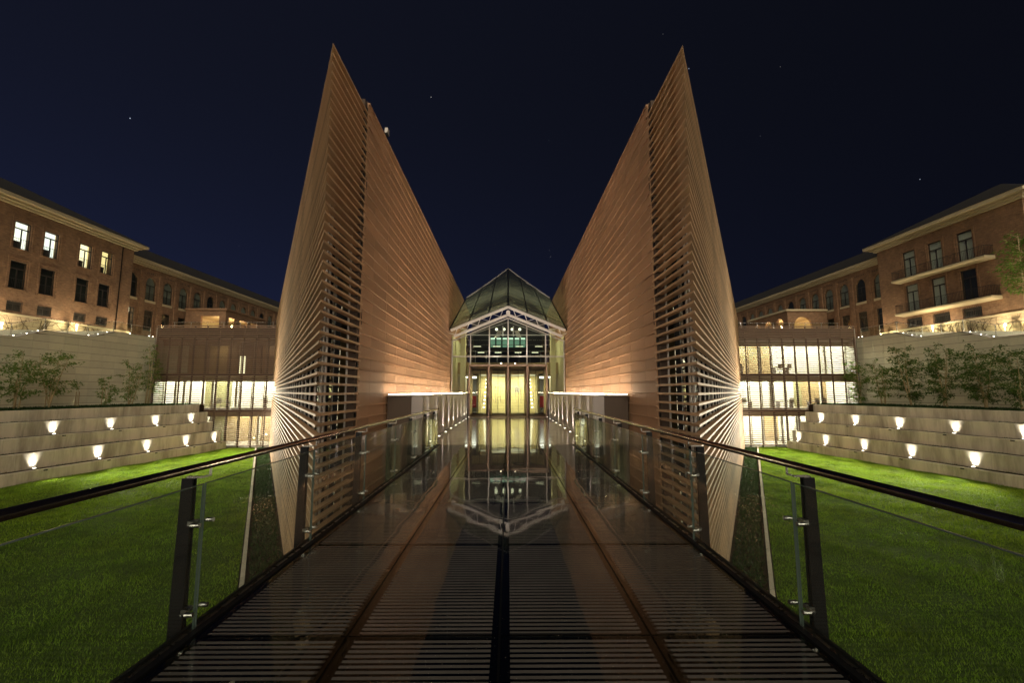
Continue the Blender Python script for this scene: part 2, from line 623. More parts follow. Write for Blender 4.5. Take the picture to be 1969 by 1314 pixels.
M['rubble'] = stone_course_mat('rubble_stone', (0.46, 0.37, 0.24), (0.36, 0.28, 0.18), (0.24, 0.18, 0.12), 0.9, 0.42, 0.02, 0.85)
M['lime'] = stone_course_mat('limestone', (0.54, 0.47, 0.25), (0.47, 0.40, 0.21), (0.32, 0.27, 0.14), 2.4, 0.24, 0.012, 0.5)
M['plaster'] = surf('plaster', (0.56, 0.52, 0.32), rough=0.7, var=0.06)
M['wood'] = surf('wood_slats', (0.30, 0.21, 0.11), rough=0.55, var=0.3, scale=6, stretch=(1, 1, 8))
M['frame'] = surf('window_frame', (0.03, 0.024, 0.02), rough=0.5, var=0.1)
M['iron'] = surf('wrought_iron', (0.012, 0.011, 0.011), rough=0.55)
M['curtain'] = surf('curtain', (0.72, 0.70, 0.66), rough=0.9, var=0.2, scale=3, stretch=(6, 6, 0.4))
M['dim'] = surf('dark_room', (0.03, 0.03, 0.027), rough=0.9, var=0.4, scale=1.5)
M['blind'] = surf('grey_blind', (0.32, 0.31, 0.28), rough=0.9, var=0.2, scale=3)
M['pale'] = surf('pale_wall', (0.72, 0.70, 0.60), rough=0.8, var=0.06)
M['white'] = surf('white_wall', (0.36, 0.345, 0.30), rough=0.8, var=0.06)
M['office_louvre'] = surf('office_louvre_blade', (0.175, 0.105, 0.066), rough=0.6, var=0.15, scale=2.0, objvar=0.12)
M['bulk'] = surf('olive_bulkhead', (0.17, 0.155, 0.09), rough=0.8, var=0.1)
M['tan'] = surf('tan_wall', (0.17, 0.115, 0.05), rough=0.8, var=0.12)
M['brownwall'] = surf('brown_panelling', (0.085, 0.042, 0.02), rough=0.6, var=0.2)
M['olive'] = surf('olive_wall', (0.13, 0.12, 0.05), rough=0.8, var=0.1)
M['carpet'] = surf('carpet', (0.12, 0.10, 0.08), rough=0.9)
M['furn'] = surf('dark_furniture', (0.05, 0.045, 0.045), rough=0.6)
M['red'] = surf('red_fabric', (0.55, 0.02, 0.03), rough=0.8)
M['bark'] = surf('pale_bark', (0.36, 0.28, 0.15), rough=0.85, var=0.3, scale=12, bump=0.3)
M['twig'] = surf('bare_creeper', (0.06, 0.04, 0.025), rough=0.9, var=0.3)
M['stake'] = surf('cane_stake', (0.30, 0.22, 0.11), rough=0.8, var=0.2)
M['glass'] = glass('pane_glass', (0.90, 0.94, 0.90), 0.06)
M['rail_glass'] = glass('railing_glass', (0.90, 0.95, 0.92), 0.075, rough=0.0, haze=0.006, wav=0.05, wscale=1.1)
M['curtain_wall'] = glass('curtain_wall_glass', (0.30, 0.33, 0.32), 0.10, rough=0.0)
M['glass_edge'] = surf('glass_edge', (0.06, 0.085, 0.075), rough=0.15, spec=0.6)
M['darkpane'] = surf('dark_pane', (0.012, 0.013, 0.014), rough=0.08, spec=0.7, var=0.2)
M['roof_glass'] = roof_glass_mat()
M['deck'] = deck_mat()
M['leaf'] = leaf_mat('leaf_green', (0.065, 0.13, 0.02), (0.15, 0.23, 0.04))
M['leaf_dark'] = leaf_mat('leaf_dark', (0.04, 0.085, 0.016), (0.10, 0.16, 0.03))
M['grass'] = leaf_mat('grass_blades', (0.10, 0.19, 0.010), (0.20, 0.31, 0.025))
M['ivy'] = leaf_mat('ground_cover', (0.012, 0.028, 0.008), (0.035, 0.065, 0.018))
M['strip'] = emit('strip_light', (1.0, 0.80, 0.54), 16.0)
M['strip_flood'] = emit('strip_floodlight', (1.0, 0.81, 0.56), 84.0)
M['spot_glow'] = emit('spot_glow', (1.0, 0.93, 0.80), 14.0)
M['bollard_glow'] = emit('bollard_glow', (1.0, 0.87, 0.60), 16.0)
M['ceil'] = emit('office_ceiling_light', (1.0, 0.94, 0.76), 92.0)
M['ceil_low'] = emit('dim_ceiling_light', (1.0, 0.78, 0.46), 30.0)
M['lobby'] = emit('lobby_ceiling_light', (1.0, 0.93, 0.60), 1.6)
M['lit_room'] = emit('lit_window', (1.0, 0.84, 0.52), 2.2)
M['warm_lamp'] = emit('porch_lamp', (1.0, 0.72, 0.35), 45.0)
M['green_room'] = emit('green_window', (0.45, 0.85, 0.55), 0.30)
M['passage'] = emit('passage_ceiling_light', (1.0, 0.96, 0.82), 5.0)
M['green_bar'] = emit('green_lamp_bar', (0.75, 1.0, 0.75), 1.1)
M['globe'] = emit('globe_glow', (1.0, 0.95, 0.66), 2.2)
M['dot'] = emit('wall_dot_light', (1.0, 0.98, 0.85), 7.0)

# ------------------------------------------------------------------ ground and lawns
FX0, FY0, FS = 3.74, 8.9, 0.54                  # leading edge of the fins, slope of the outer face


def fin_x(y):
    return FX0 + FS * (y - FY0)


def tier_x(i, y):                               # front line of terrace tier i (0 = top, 4 = bottom)
    a = 33.36 - 0.915 * i
    m = 0.144 - 0.0103 * i
    return a - m * (y - 27)


mb = MB()
mb.box(-600, 600, -300, 900, -4.5, -4.15)
structure(mb, 'ground', M['ground'])

GY = -4.0


def lawn_height(x, y):
    return GY + 0.03 * math.sin(x * 0.6 + 1.3) * math.sin(y * 0.45) + 0.02 * math.sin(x * 1.7 + y * 1.1)


def blades(name, pts, hs, mat, lean=0.5, width=0.012, label=None, cat=None):
    """many thin triangular leaves as one mesh"""
    n = len(pts)
    ang = rng.uniform(0, 2 * np.pi, n)
    la = rng.uniform(0, 2 * np.pi, n)
    lz = rng.uniform(0.1, lean, n)
    w = width * rng.uniform(0.7, 1.4, n)
    V = np.zeros((n, 3, 3))
    V[:, 0] = pts + np.stack([np.cos(ang) * w, np.sin(ang) * w, np.zeros(n)], 1)
    V[:, 1] = pts - np.stack([np.cos(ang) * w, np.sin(ang) * w, np.zeros(n)], 1)
    V[:, 2] = pts + np.stack([np.cos(la) * lz * hs, np.sin(la) * lz * hs, hs], 1)
    me = bpy.data.meshes.new(name)
    me.vertices.add(3 * n)
    me.vertices.foreach_set('co', V.reshape(-1))
    me.loops.add(3 * n)
    me.loops.foreach_set('vertex_index', np.arange(3 * n))
    me.polygons.add(n)
    me.polygons.foreach_set('loop_start', np.arange(0, 3 * n, 3))
    me.update(calc_edges=True)
    me.materials.append(mat)
    o = bpy.data.objects.new(name, me)
    col.objects.link(o)
    o['kind'] = 'stuff'
    if label:
        o['label'] = label
        o['category'] = cat
    return o


for s, side in SIDES:
    mb = MB()
    nx, ny = 26, 50
    for j in range(ny + 1):
        y = 2 + 44.6 * j / ny
        xa = fin_x(y) + 1.42 if y > 4 else fin_x(4) + 1.42
        xb = tier_x(4, y) + 0.25
        for i in range(nx + 1):
            x = xa + (xb - xa) * i / nx
            mb.v.append((s * x, y, lawn_height(s * x, y)))
    for j in range(ny):
        for i in range(nx):
            a = j * (nx + 1) + i
            f = (a, a + 1, a + nx + 2, a + nx + 1)
            mb.f.append(f if s > 0 else f[::-1])
    structure(mb, 'lawn', M['lawn'], smooth=True)
    n = 330000
    y = 5 + 41.4 * rng.random(n) ** 1.25
    t = rng.random(n)
    xa = FX0 + FS * (np.maximum(y, 4) - FY0) + 1.42
    xb = 33.36 - 0.915 * 4 - (0.144 - 0.0103 * 4) * (y - 27)
    x = s * (xa + (xb - xa) * t)
    z = GY + 0.03 * np.sin(x * 0.6 + 1.3) * np.sin(y * 0.45) + 0.02 * np.sin(x * 1.7 + y * 1.1) - 0.01
    patch = 0.6 + 0.5 * np.sin(x * 0.9 + 2 * np.sin(y * 0.7)) * np.sin(y * 1.3 + x * 0.35)
    h = 0.03 + 0.035 * rng.random(n) + 0.055 * np.clip(patch, 0, 1)
    blades('grass', np.stack([x, y, z], 1), h, M['grass'], lean=1.0, width=0.010,
           label='short mown grass of the %s lawn below the bridge' % side, cat='grass')
    # soil bed between the lawn kerb and the fin, and the ground below the bridge
    mb = MB()
    ys = [4, 46.3]
    mb.prism([(s * (fin_x(4) - 0.5), 4), (s * (fin_x(4) + 1.2), 4), (s * (fin_x(46.3) + 1.2), 46.3), (s * (fin_x(46.3) - 0.5), 46.3)], 'z', -4.2, -3.99)
    structure(mb, 'soil_bed', M['soil'])
    n = 9000
    y = 9 + 37 * rng.random(n)
    t = 0.1 + rng.random(n) * 1.0
    x = s * (FX0 + FS * (y - FY0) + t)
    blades('bed_planting', np.stack([x, y, np.full(n, -4.0)], 1), 0.05 + 0.12 * rng.random(n), M['ivy'], lean=1.6, width=0.03,
           label='low dark planting in the soil bed beside the %s fin' % side, cat='plants')
    k = thing('kerb', (s * (fin_x(25) + 1.3), 25, GY), 'pale kerb of single stones between lawn and soil bed along the %s fin' % side, 'kerb', 'kerbs beside the fins')
    d = Vector((s * FS, 1, 0)).normalized()
    me = None
    for i in range(40):
        y0 = 5 + i * 1.03
        p = Vector((s * (fin_x(y0) + 1.3), y0, GY + 0.02))
        b = MB().bar(p, p + d * 1.12, 0.12, 0.16)
        if me is None:
            me = b.mesh('kerb_stone', M['curb'], p)
        piece(me, 'kerb_stone', k, p)

mb = MB()
mb.prism([(-5.8, -8), (5.8, -8), (5.8, 9.0), (3.9, 12), (3.6, 30), (-3.6, 30), (-3.9, 12), (-5.8, 9.0)], 'z', -4.2, -3.97)
structure(mb, 'soil_under_bridge', M['soil'])

# ------------------------------------------------------------------ the two louvred fins
PITCH = 0.2065
Z0 = 1.554
dv = Vector((FS, 1)).normalized()               # along the outer face
nv = Vector((dv.y, -dv.x))                      # outward normal of the outer face
DEP, SH = 0.14, 0.048
OUT_LEN = math.hypot(FS, 1) * (46.2 - FY0)
RIB = PITCH * 1.5
YW = 11.35                                      # where the solid inner wall starts
YE = 40.3


def fin_pt(s, t, off):
    """plan point t metres along the outer face, off metres behind it"""
    q = Vector((FX0, FY0)) + dv * t - nv * off
    return (s * q.x, q.y)


def build_fin(s, side):
    f = thing('louvred_building', (s * 8, 20, -4), '%s wedge-shaped building wrapped in terracotta louvres with a sharp front edge' % side, 'building', 'wedge-shaped louvred buildings')
    # outer louvre: mitred first length, then lengths with open joints; one mesh for all levels
    mi = (s * (FX0 + DEP), FY0 + DEP / math.tan(R(14.2)))
    b = MB()
    lens = [0.0, 2.6]
    while lens[-1] < OUT_LEN - 1.5:
        lens.append(lens[-1] + 1.44)
    lens[-1] = OUT_LEN
    for i in range(len(lens) - 1):
        a, c = lens[i] + (0.006 if i else 0), lens[i + 1] - 0.006
        if i == 0:
            poly = [(s * FX0, FY0), fin_pt(s, c, 0), fin_pt(s, c, DEP), mi]
        else:
            poly = [fin_pt(s, a, 0), fin_pt(s, c, 0), fin_pt(s, c, DEP), fin_pt(s, a, DEP)]
        b.prism(poly, 'z', -SH / 2, SH / 2)
    me_o = b.mesh('slat', M['terra'])
    b = MB()
    b.prism([(s * FX0, FY0 + 0.002), (s * FX0, 10.25), (s * (FX0 + DEP), 10.25), mi], 'z', -SH / 2, SH / 2)
    b.prism([(s * FX0, 10.262), (s * FX0, YW + 0.12), (s * (FX0 + DEP), YW + 0.12), (s * (FX0 + DEP), 10.262)], 'z', -SH / 2, SH / 2)
    me_i = b.mesh('return_slat', M['terra'])
    for k in range(-27, 37):
        z = Z0 + k * PITCH
        piece(me_o, 'slat', f, (0, 0, z))
        piece(me_i, 'return_slat', f, (0, 0, z + 0.001))
    # tubes that carry the louvres
    b = MB()
    b.tube([(0, 0, -4), (0, 0, 8.8)], 0.024, 8)
    me_r = b.mesh('support_rod', M['alu'], smooth=True)
    for i in range(28):
        x, y = fin_pt(s, 0.75 + 1.34 * i, DEP + 0.035)
        if i == 0:
            x, y = s * (FX0 + 0.30), FY0 + 0.95
        piece(me_r, 'support_rod', f, (x, y, 0))
    for y in (9.75, 11.0):
        piece(me_r, 'support_rod', f, (s * (FX0 + DEP + 0.04), y, 0))
    # curtain wall behind the outer louvre, in bays with mullions
    b = MB()
    for i in range(27):
        a, c = 2.2 + 1.45 * i, 2.2 + 1.45 * (i + 1) - 0.05
        b.prism([fin_pt(s, a, 0.62), fin_pt(s, c, 0.62), fin_pt(s, c, 0.645), fin_pt(s, a, 0.645)], 'z', -3.9, 8.4)
    b.build('curtain_glazing', M['curtain_wall'], f)
    b = MB()
    for i in range(28):
        a = 2.2 + 1.45 * i
        b.prism([fin_pt(s, a - 0.05, 0.58), fin_pt(s, a, 0.58), fin_pt(s, a, 0.70), fin_pt(s, a - 0.05, 0.70)], 'z', -3.9, 8.4)
    for z in (-0.3, 3.3, 6.9):
        b.prism([fin_pt(s, 2.2, 0.66), fin_pt(s, OUT_LEN - 0.4, 0.66), fin_pt(s, OUT_LEN - 0.4, 1.2), fin_pt(s, 2.2, 1.2)], 'z', z, z + 0.35)
    b.build('mullion_frame', M['steel'], f)
    # inside: dark core, roof, a lit stair window seen through the tip
    b = MB()
    b.prism([(s * (FX0 + 0.35), 15.2), fin_pt(s, 8.2, 2.2), fin_pt(s, OUT_LEN - 0.5, 2.2), (s * (FX0 + 0.35), 46)], 'z', -3.95, 8.45)
    b.build('core', M['dim'], f)
    b = MB()
    b.prism([(s * (FX0 + 0.25), FY0 + 1.6), fin_pt(s, 2.0, 0.2), fin_pt(s, OUT_LEN, 0.2), (s * (FX0 + 0.2), 46.2)], 'z', 8.5, 8.62)
    b.build('roof', M['steel'], f)
    b = MB()
    b.box(s * 4.33, s * 4.58, 12.3, 12.55, -3.95, 8.4)
    b.build('column', M['tan'], f)
    w = MB().box(s * 4.9, s * 5.6, 14.9, 14.96, -3.6, 4.6).build('stair_window', M['lit_room'], f)
    b = MB()
    for i in range(9):
        z = -3.6 + 0.9 * i
        b.bar((s * 4.95, 14.85, z), (s * 5.55, 14.85, z + 0.9), 0.05, 0.05)
        b.bar((s * 5.55, 14.85, z), (s * 4.95, 14.85, z + 0.9), 0.05, 0.05)
        b.box(s * 4.95, s * 5.55, 14.84, 14.88, z + 0.42, z + 0.5)
    for x in (4.92, 5.16, 5.38, 5.57):
        b.box(s * x, s * (x + 0.04), 14.82, 14.9, -3.7, 4.4)
    for i in range(5):
        b.bar((s * 4.75, 14.3, -3 + i * 1.6), (s * 5.35, 14.3, -1.6 + i * 1.6), 0.06, 0.06)
    b.build('brace', M['steel'], w)
    # inner wall: backing, terracotta panels, ribs
    b = MB()
    b.box(s * 3.775, s * 3.97, YW + 0.02, YE, -4, 9.36)
    b.box(s * 3.78, s * 3.95, YW - 0.18, YW + 0.018, -4, 9.3)
    b.build('wall_backing', M['terra_dark'], f)
    b = MB()
    b.box(0, s * 0.028, 0, 1.406, 0, RIB - 0.012)
    me_p = b.mesh('panel', M['terra_panel'])
    b = MB()
    b.box(0, s * 0.028, 0, 0.94, 0, RIB - 0.012)
    me_p0 = b.mesh('panel', M['terra_panel'])
    rest = MB()
    zk = [Z0 + SH / 2 + 0.002 + k * RIB for k in range(-18, 26)]
    cols = [YW] + [YW + 0.95 + 1.428 * i for i in range(20)]
    for ci, y in enumerate(cols):
        if y > YE - 0.5:
            continue
        for z in zk:
            if z < -3.9 or z > 9.1:
                continue
            if ci < 8 and -1.8 < z:
                piece(me_p0 if ci == 0 else me_p, 'panel', f, (s * 3.745, y + 0.005, z))
            else:
                rest.box(s * 3.745, s * 3.773, y + 0.005, min(y + (0.935 if ci == 0 else 1.411), YE), z, z + RIB - 0.012)
    rest.build('far_panels', M['terra_panel'], f, kind='stuff')
    b = MB()
    y = YW + 0.02
    i = 0
    while y < YE:
        e = min(y + (1.25 if i == 0 else 1.428), YE)
        b.prism([(s * 3.749, -SH / 2), (s * 3.708, -SH / 2 + 0.006), (s * 3.712, SH / 2 - 0.008), (s * 3.749, SH / 2)], 'y', y, e - 0.008)
        y = e
        i += 1
    me_b = b.mesh('rib', M['terra_panel'])
    for k in range(-17, 27):
        z = Z0 + k * RIB
        if -3.9 < z < 9.5:
            piece(me_b, 'rib', f, (0, 0, z))
    b = MB()
    b.box(s * 3.75, s * 3.84, 11.24, 11.34, -0.05, 0.05)
    me_k = b.mesh('bracket', M['steel'])
    for k in range(-8, 13):
        piece(me_k, 'bracket', f, (0, 0, Z0 + 0.1 + k * 2 * RIB))
    return f


for s, side in SIDES:
    build_fin(s, side)
# small pale floodlight clipped to the top edge of the left wall
b = MB()
fl = thing('floodlight', (-3.72, 13.2, 9.52), 'small pale floodlight clipped to the top edge of the left louvred building', 'light')
MB().box(-3.79, -3.70, 13.1, 13.22, 9.44, 9.50).build('clamp', M['steel'], fl)
MB().prism([(13.05, 9.50), (13.27, 9.50), (13.23, 9.68), (13.09, 9.68)], 'x', -3.79, -3.70).build('housing', M['alu'], fl)

# ------------------------------------------------------------------ bridge
BX = -0.055                                     # centre line of the bridge
BH = 2.02
YJ = [3.17 + 1.8 * k for k in range(-4, 7)]     # panel joints, last at 13.97
br = thing('footbridge', (BX, 5, 0), 'glass footbridge with pale non-slip lines leading to the doors', 'bridge')
me = MB().box(0, 0.985, 0, 1.785, -0.03, 0).mesh('glass_panel', M['deck'])
for j in range(len(YJ) - 1):
    for i in range(4):
        piece(me, 'glass_panel', br, (BX - 2 + i + 0.0075, YJ[j] + 0.0075, 0))
for x in (-2.0, -1.0, 0.0, 1.0, 2.0):
    w = 0.06 if x == 0 else 0.05
    b = MB()
    b.box(BX + x - w, BX + x + w, YJ[0], YJ[-1], -0.09, -0.032)
    b.box(BX + x - 0.012, BX + x + 0.012, YJ[0], YJ[-1], -0.42, -0.09)
    b.box(BX + x - 0.08, BX + x + 0.08, YJ[0], YJ[-1], -0.45, -0.42)
    b.build('beam', M['rust'] if abs(x) == 1 else M['steel'], br)
me = MB().box(-1.94, 1.94, -0.03, 0.03, -0.24, -0.092).mesh('cross_beam', M['steel'])
for y in YJ:
    piece(me, 'cross_beam', br, (BX, y, 0))
b = MB()
for j in range(len(YJ) - 1):
    for x in (-1.95, -0.95, 0.05, 1.05):
        b.bar((BX + x, YJ[j] + 0.1, -0.36), (BX + x + 0.9, YJ[j + 1] - 0.1, -0.36), 0.02, 0.02)
b.build('bracing', M['steel'], br)
for s in (-1, 1):
    b = MB()
    b.box(BX + s * 2.005, BX + s * 2.05, YJ[0], YJ[-1], -0.30, 0.012)
    b.box(BX + s * 2.075, BX + s * 2.10, YJ[0], YJ[-1], -0.30, 0.035)
    b.build('edge_channel', M['steel'], br)
    MB().box(BX + s * 2.0515, BX + s * 2.0735, YJ[0], YJ[-1], -0.03, 0.0135).build('glass_channel', M['inox'], br)
b = MB()
for y in (0, 4.5, 9, 13.5):
    for x in (-1.2, 1.2):
        b.box(BX + x - 0.12, BX + x + 0.12, y - 0.12, y + 0.12, -4.1, -0.46)
b.build('pier', M['steel'], br)

YP = [3.26 + 1.8 * k for k in range(-3, 6)] + [13.75]
for s, side in SIDES:
    g = thing('glass_railing', (BX + s * 2.06, 5, 0), 'glass railing with dark steel posts and bronze handrail on the %s side of the bridge' % side, 'railing', 'railings of the footbridge')
    xg = BX + s * 2.0625
    b = MB()
    b.prism([(0.0, -0.4), (s * 0.10, -0.4), (s * 0.075, 1.0), (0.0, 1.0)], 'y', -0.024, -0.014)
    b.prism([(0.0, -0.4), (s * 0.10, -0.4), (s * 0.075, 1.0), (0.0, 1.0)], 'y', 0.014, 0.024)
    b.box(s * 0.012, s * 0.026, -0.014, 0.014, -0.4, 0.99)
    b.box(s * 0.05, s * 0.062, -0.014, 0.014, -0.4, 0.99)
    me_post = b.mesh('post', M['steel'])
    b = MB()
    b.box(-s * 0.055, s * 0.05, -0.012, 0.012, 1.001, 1.013)
    b.box(-s * 0.062, -s * 0.050, -0.012, 0.085, 1.001, 1.013)
    b.box(-s * 0.062, -s * 0.050, 0.073, 0.085, 1.013, 1.056)
    me_br = b.mesh('bracket', M['inox'])
    b = MB()
    for dy in (-0.075, 0.075):
        b.tube([(-s * 0.034, dy, 0), (s * 0.02, dy, 0)], 0.015, 10)
        b.tube([(s * 0.02, dy, 0), (s * 0.045, 0, 0)], 0.009, 8)
    b.box(s * 0.038, s * 0.075, -0.035, 0.035, -0.014, 0.014)
    me_cl = b.mesh('clamp', M['inox'])
    for y in YP:
        piece(me_post, 'post', g, (xg + s * 0.07, y, 0))
        piece(me_br, 'bracket', g, (xg + s * 0.07, y, 0))
        for z in (0.13, 0.70):
            piece(me_cl, 'clamp', g, (xg, y, z))
    for i in range(len(YP) - 1):
        y0, y1 = YP[i] + 0.012, YP[i + 1] - 0.012
        p = MB().box(xg - 0.006, xg + 0.006, y0, y1, 0.005, 0.965).build('glass_pane', M['rail_glass'], g)
        e = MB()
        e.box(xg - 0.0062, xg + 0.0062, y0 - 0.0015, y0 + 0.0015, 0.004, 0.966)
        e.box(xg - 0.0062, xg + 0.0062, y1 - 0.0015, y1 + 0.0015, 0.004, 0.966)
        e.box(xg - 0.0061, xg + 0.0061, y0 + 0.002, y1 - 0.002, 0.9595, 0.9662)
        e.build('pane_edge', M['glass_edge'], p)
    b = MB()
    b.tube([(xg + s * 0.015, -3.6, 1.082), (xg + s * 0.015, 13.98, 1.082)], 0.027, 16)
    b.build('handrail', M['rail'], g, smooth=True)

# ------------------------------------------------------------------ landing, parapets, uplights, strips
b = MB()
me_t = None
lf = MB().box(-2.6, 2.6, YJ[-1] + 0.006, 29.55, -0.35, -0.016)
land = structure(lf, 'landing', M['dark_block'])
ORG[land] = Vector((0, 0, 0))
me_t = MB().box(0, 1.294, 0, 1.292, -0.015, 0).mesh('stone_tile', M['floor'])
for i in range(4):
    for j in range(12):
        piece(me_t, 'stone_tile', land, (-2.6 + 1.3 * i + 0.003, YJ[-1] + 0.01 + 1.298 * j, 0))
YU = [14.85 + 1.75 * k for k in range(9)]
for s, side in SIDES:
    p = thing('parapet', (s * 3.1, 21, -4), '%s low grey metal parapet block washed by floor uplights beside the landing' % side, 'parapet', 'parapets beside the landing')
    b = MB()
    b.box(s * 2.64, s * 3.69, 13.98, 29.4, -4, 1.44)
    b.build('core', M['dark_block'], p)
    me = MB().box(0, s * 0.03, 0, 2.56, 0.012, 1.455).mesh('metal_sheet', M['parapet'])
    for i in range(6):
        piece(me, 'metal_sheet', p, (s * 2.606, 14.02 + 2.565 * i, 0))
    MB().box(s * 2.61, s * 2.95, 13.945, 13.975, -0.3, 1.452).build('end_sheet', M['parapet'], p)
    MB().box(s * 2.60, s * 3.69, 13.94, 29.4, 1.46, 1.485).build('coping', M['alu'], p)
    for xc, ya, mt, lab in ((3.55, 13.55, 'strip', 'warm linear light at the foot of the %s terracotta wall' % side),
                            (2.95, 14.0, 'strip_flood', 'bright linear floodlight along the inner edge of the %s parapet top' % side)):
        st = thing('strip_light', (s * xc, 21, 1.485), lab, 'light', 'strip lights on the parapets')
        MB().box(s * (xc - 0.035), s * (xc + 0.035), ya, 29.3, 1.487, 1.515).build('channel', M['alu'], st)
        MB().prism([(s * (xc - 0.027), 1.5155), (s * (xc + 0.027), 1.5155), (s * (xc + 0.015), 1.530), (s * (xc - 0.015), 1.530)], 'y', ya + 0.05, 29.25).build('diffuser', M[mt], st)
    for i, y in enumerate(reversed(YU)):
        u = thing('uplight', (s * 2.50, y, 0), 'round floor uplight, %s from the doors along the %s parapet' % (ORD[i], side), 'light', 'floor uplights along the parapets')
        MB().tube([(s * 2.49, y, 0.001), (s * 2.49, y, 0.012)], 0.06, 14).build('rim', M['inox'], u)
        MB().disc((s * 2.49, y, 0.0135), 0.038).build('lens', M['spot_glow'], u)
        lamp('SPOT', 'uplight_beam', (s * 2.56, y, 0.03), 900, (1.0, 0.88, 0.80), u, 0.015, 26, 0.8, (s * 0.04, 0, 1))

# ------------------------------------------------------------------ glass entrance hall between the fins
en = thing('entrance_hall', (0, 29.5, 0), 'glazed entrance hall with pitched glass roof between the two fins', 'entrance')
FYD = 29.5


def gable(x):                                   # top of the glazed front
    return 6.45 - 0.42 * abs(x)


xs = [-3.66, -2.46, -1.23, 0, 1.23, 2.46, 3.66]
b = MB()
for x in xs:
    w = 0.035 if abs(x) < 3 else 0.03
    z0 = 3.34 if abs(x) < 2.4 else 0
    b.box(x - w, x + w, FYD - 0.07, FYD + 0.05, z0, gable(x) - 0.02)
for i in range(6):
    b.box(xs[i] + 0.036, xs[i + 1] - 0.036, FYD - 0.06, FYD + 0.04, 3.86, 3.93)
for s in (-1, 1):
    b.bar((s * 3.7, FYD, gable(3.7)), (0, FYD, gable(0)), 0.12, 0.07)
b.build('mullions', M['alu'], en)
for i in range(6):
    a, c = xs[i] + 0.03, xs[i + 1] - 0.03
    z0 = 3.35 if 0 < i < 5 else 0.0
    MB().box(a, c, FYD - 0.012, FYD, z0, 3.86).build('pane', M['glass'], en)
    pm = (a + c) / 2
    poly = [(a, 3.93), (c, 3.93), (c, gable(c)), (a, gable(a))]
    MB().prism(poly, 'y', FYD - 0.012, FYD).build('pane', M['glass'], en)
# door surrounds: deep bronze funnels, then four glass leaves
b = MB()
for x in (-2.46, -1.23, 0, 1.23, 2.46):
    w = 0.15 if abs(x) < 2 else 0.12
    b.prism([(x - w * 0.35, FYD - 0.62), (x + w * 0.35, FYD - 0.62), (x + w * 1.25, FYD - 0.05), (x - w * 1.25, FYD - 0.05)], 'z', 0, 3.30)
b.prism([(FYD - 0.62, 3.34), (FYD - 0.62, 3.22), (FYD - 0.05, 3.04), (FYD - 0.05, 3.34)], 'x', -2.50, 2.50)
b.prism([(FYD - 0.62, 0.001), (FYD - 0.62, 0.03), (FYD - 0.05, 0.16), (FYD - 0.05, 0.001)], 'x', -2.50, 2.50)
b.build('door_surround', M['bronze'], en)
for i, x in enumerate((-1.845, -0.615, 0.615, 1.845)):
    hs = 1 if i % 2 == 0 else -1
    d = MB()
    d.box(x - 0.47, x + 0.47, FYD - 0.02, FYD, 0.165, 0.23)
    d.box(x - 0.47, x + 0.47, FYD - 0.02, FYD, 2.96, 3.03)
    d.box(x + hs * 0.03, x + hs * 0.055, FYD - 0.02, FYD, 0.23, 2.96)
    d = d.build('door', M['steel'], en)
    MB().box(x - 0.47, x + 0.47, FYD - 0.004, FYD + 0.006, 0.17, 3.02).build('pane', M['glass'], d)
    h = MB()
    for dx in (-0.12, 0.20):
        h.tube([(x + hs * dx, FYD - 0.09, 0.9), (x + hs * dx, FYD - 0.09, 2.0)], 0.014, 8)
    h.box(x + hs * -0.12 - 0.008, x + hs * -0.12 + 0.008, FYD - 0.09, FYD - 0.02, 1.0, 1.03)
    h.build('handle', M['inox'], d)
# gable truss
RY0, RS, RZ = 28.3, 0.39, 7.03                  # roof plane: z = RZ + RS*(y-RY0) - 0.414|x|


def roof_z(x, y):
    return RZ + RS * (y - RY0) - 0.414 * abs(x)


for s in (-1, 1):
    b = MB()
    b.bar((0, RY0, roof_z(0, RY0) - 0.07), (s * 3.62, RY0, roof_z(3.62, RY0) - 0.07), 0.10, 0.155)
    b.build('fascia', M['white_steel'], en)
    b = MB()
    b.bar((0, RY0 + 0.25, 6.50), (s * 3.45, RY0 + 0.25, 5.10), 0.14, 0.145)
    b.build('lower_chord', M['white_steel'], en)
    b = MB()
    for i in range(5):
        x = s * (0.35 + 0.72 * i)
        b.bar((x, RY0 + 0.1, roof_z(x, RY0) - 0.12), (x + s * 0.16, RY0 + 0.25, 6.50 - 0.405 * abs(x) - 0.02), 0.035, 0.035)
        b.bar((x + s * 0.16, RY0 + 0.25, 6.50 - 0.405 * abs(x) + 0.03), (x + s * 0.62, RY0 + 0.1, roof_z(x + s * 0.62, RY0) - 0.12), 0.03, 0.03)
    b.build('truss_web', M['white_steel'], en)
b = MB()
b.bar((-2.9, FYD + 0.12, 5.33), (2.9, FYD + 0.12, 5.33), 0.05, 0.06)
for s in (-1, 1):
    b.bar((0, FYD + 0.12, 6.2), (s * 2.4, FYD + 0.12, 5.36), 0.03, 0.03)
    b.bar((s * 0.35, FYD + 0.6, 6.0), (s * 0.35, FYD + 0.6, 5.3), 0.08, 0.08)
b.build('tie_beam', M['white_steel'], en)
MB().tube([(0, RY0 - 0.05, 6.62), (0, RY0 + 0.3, 6.62)], 0.13, 12).build('apex_joint', M['white_steel'], en)
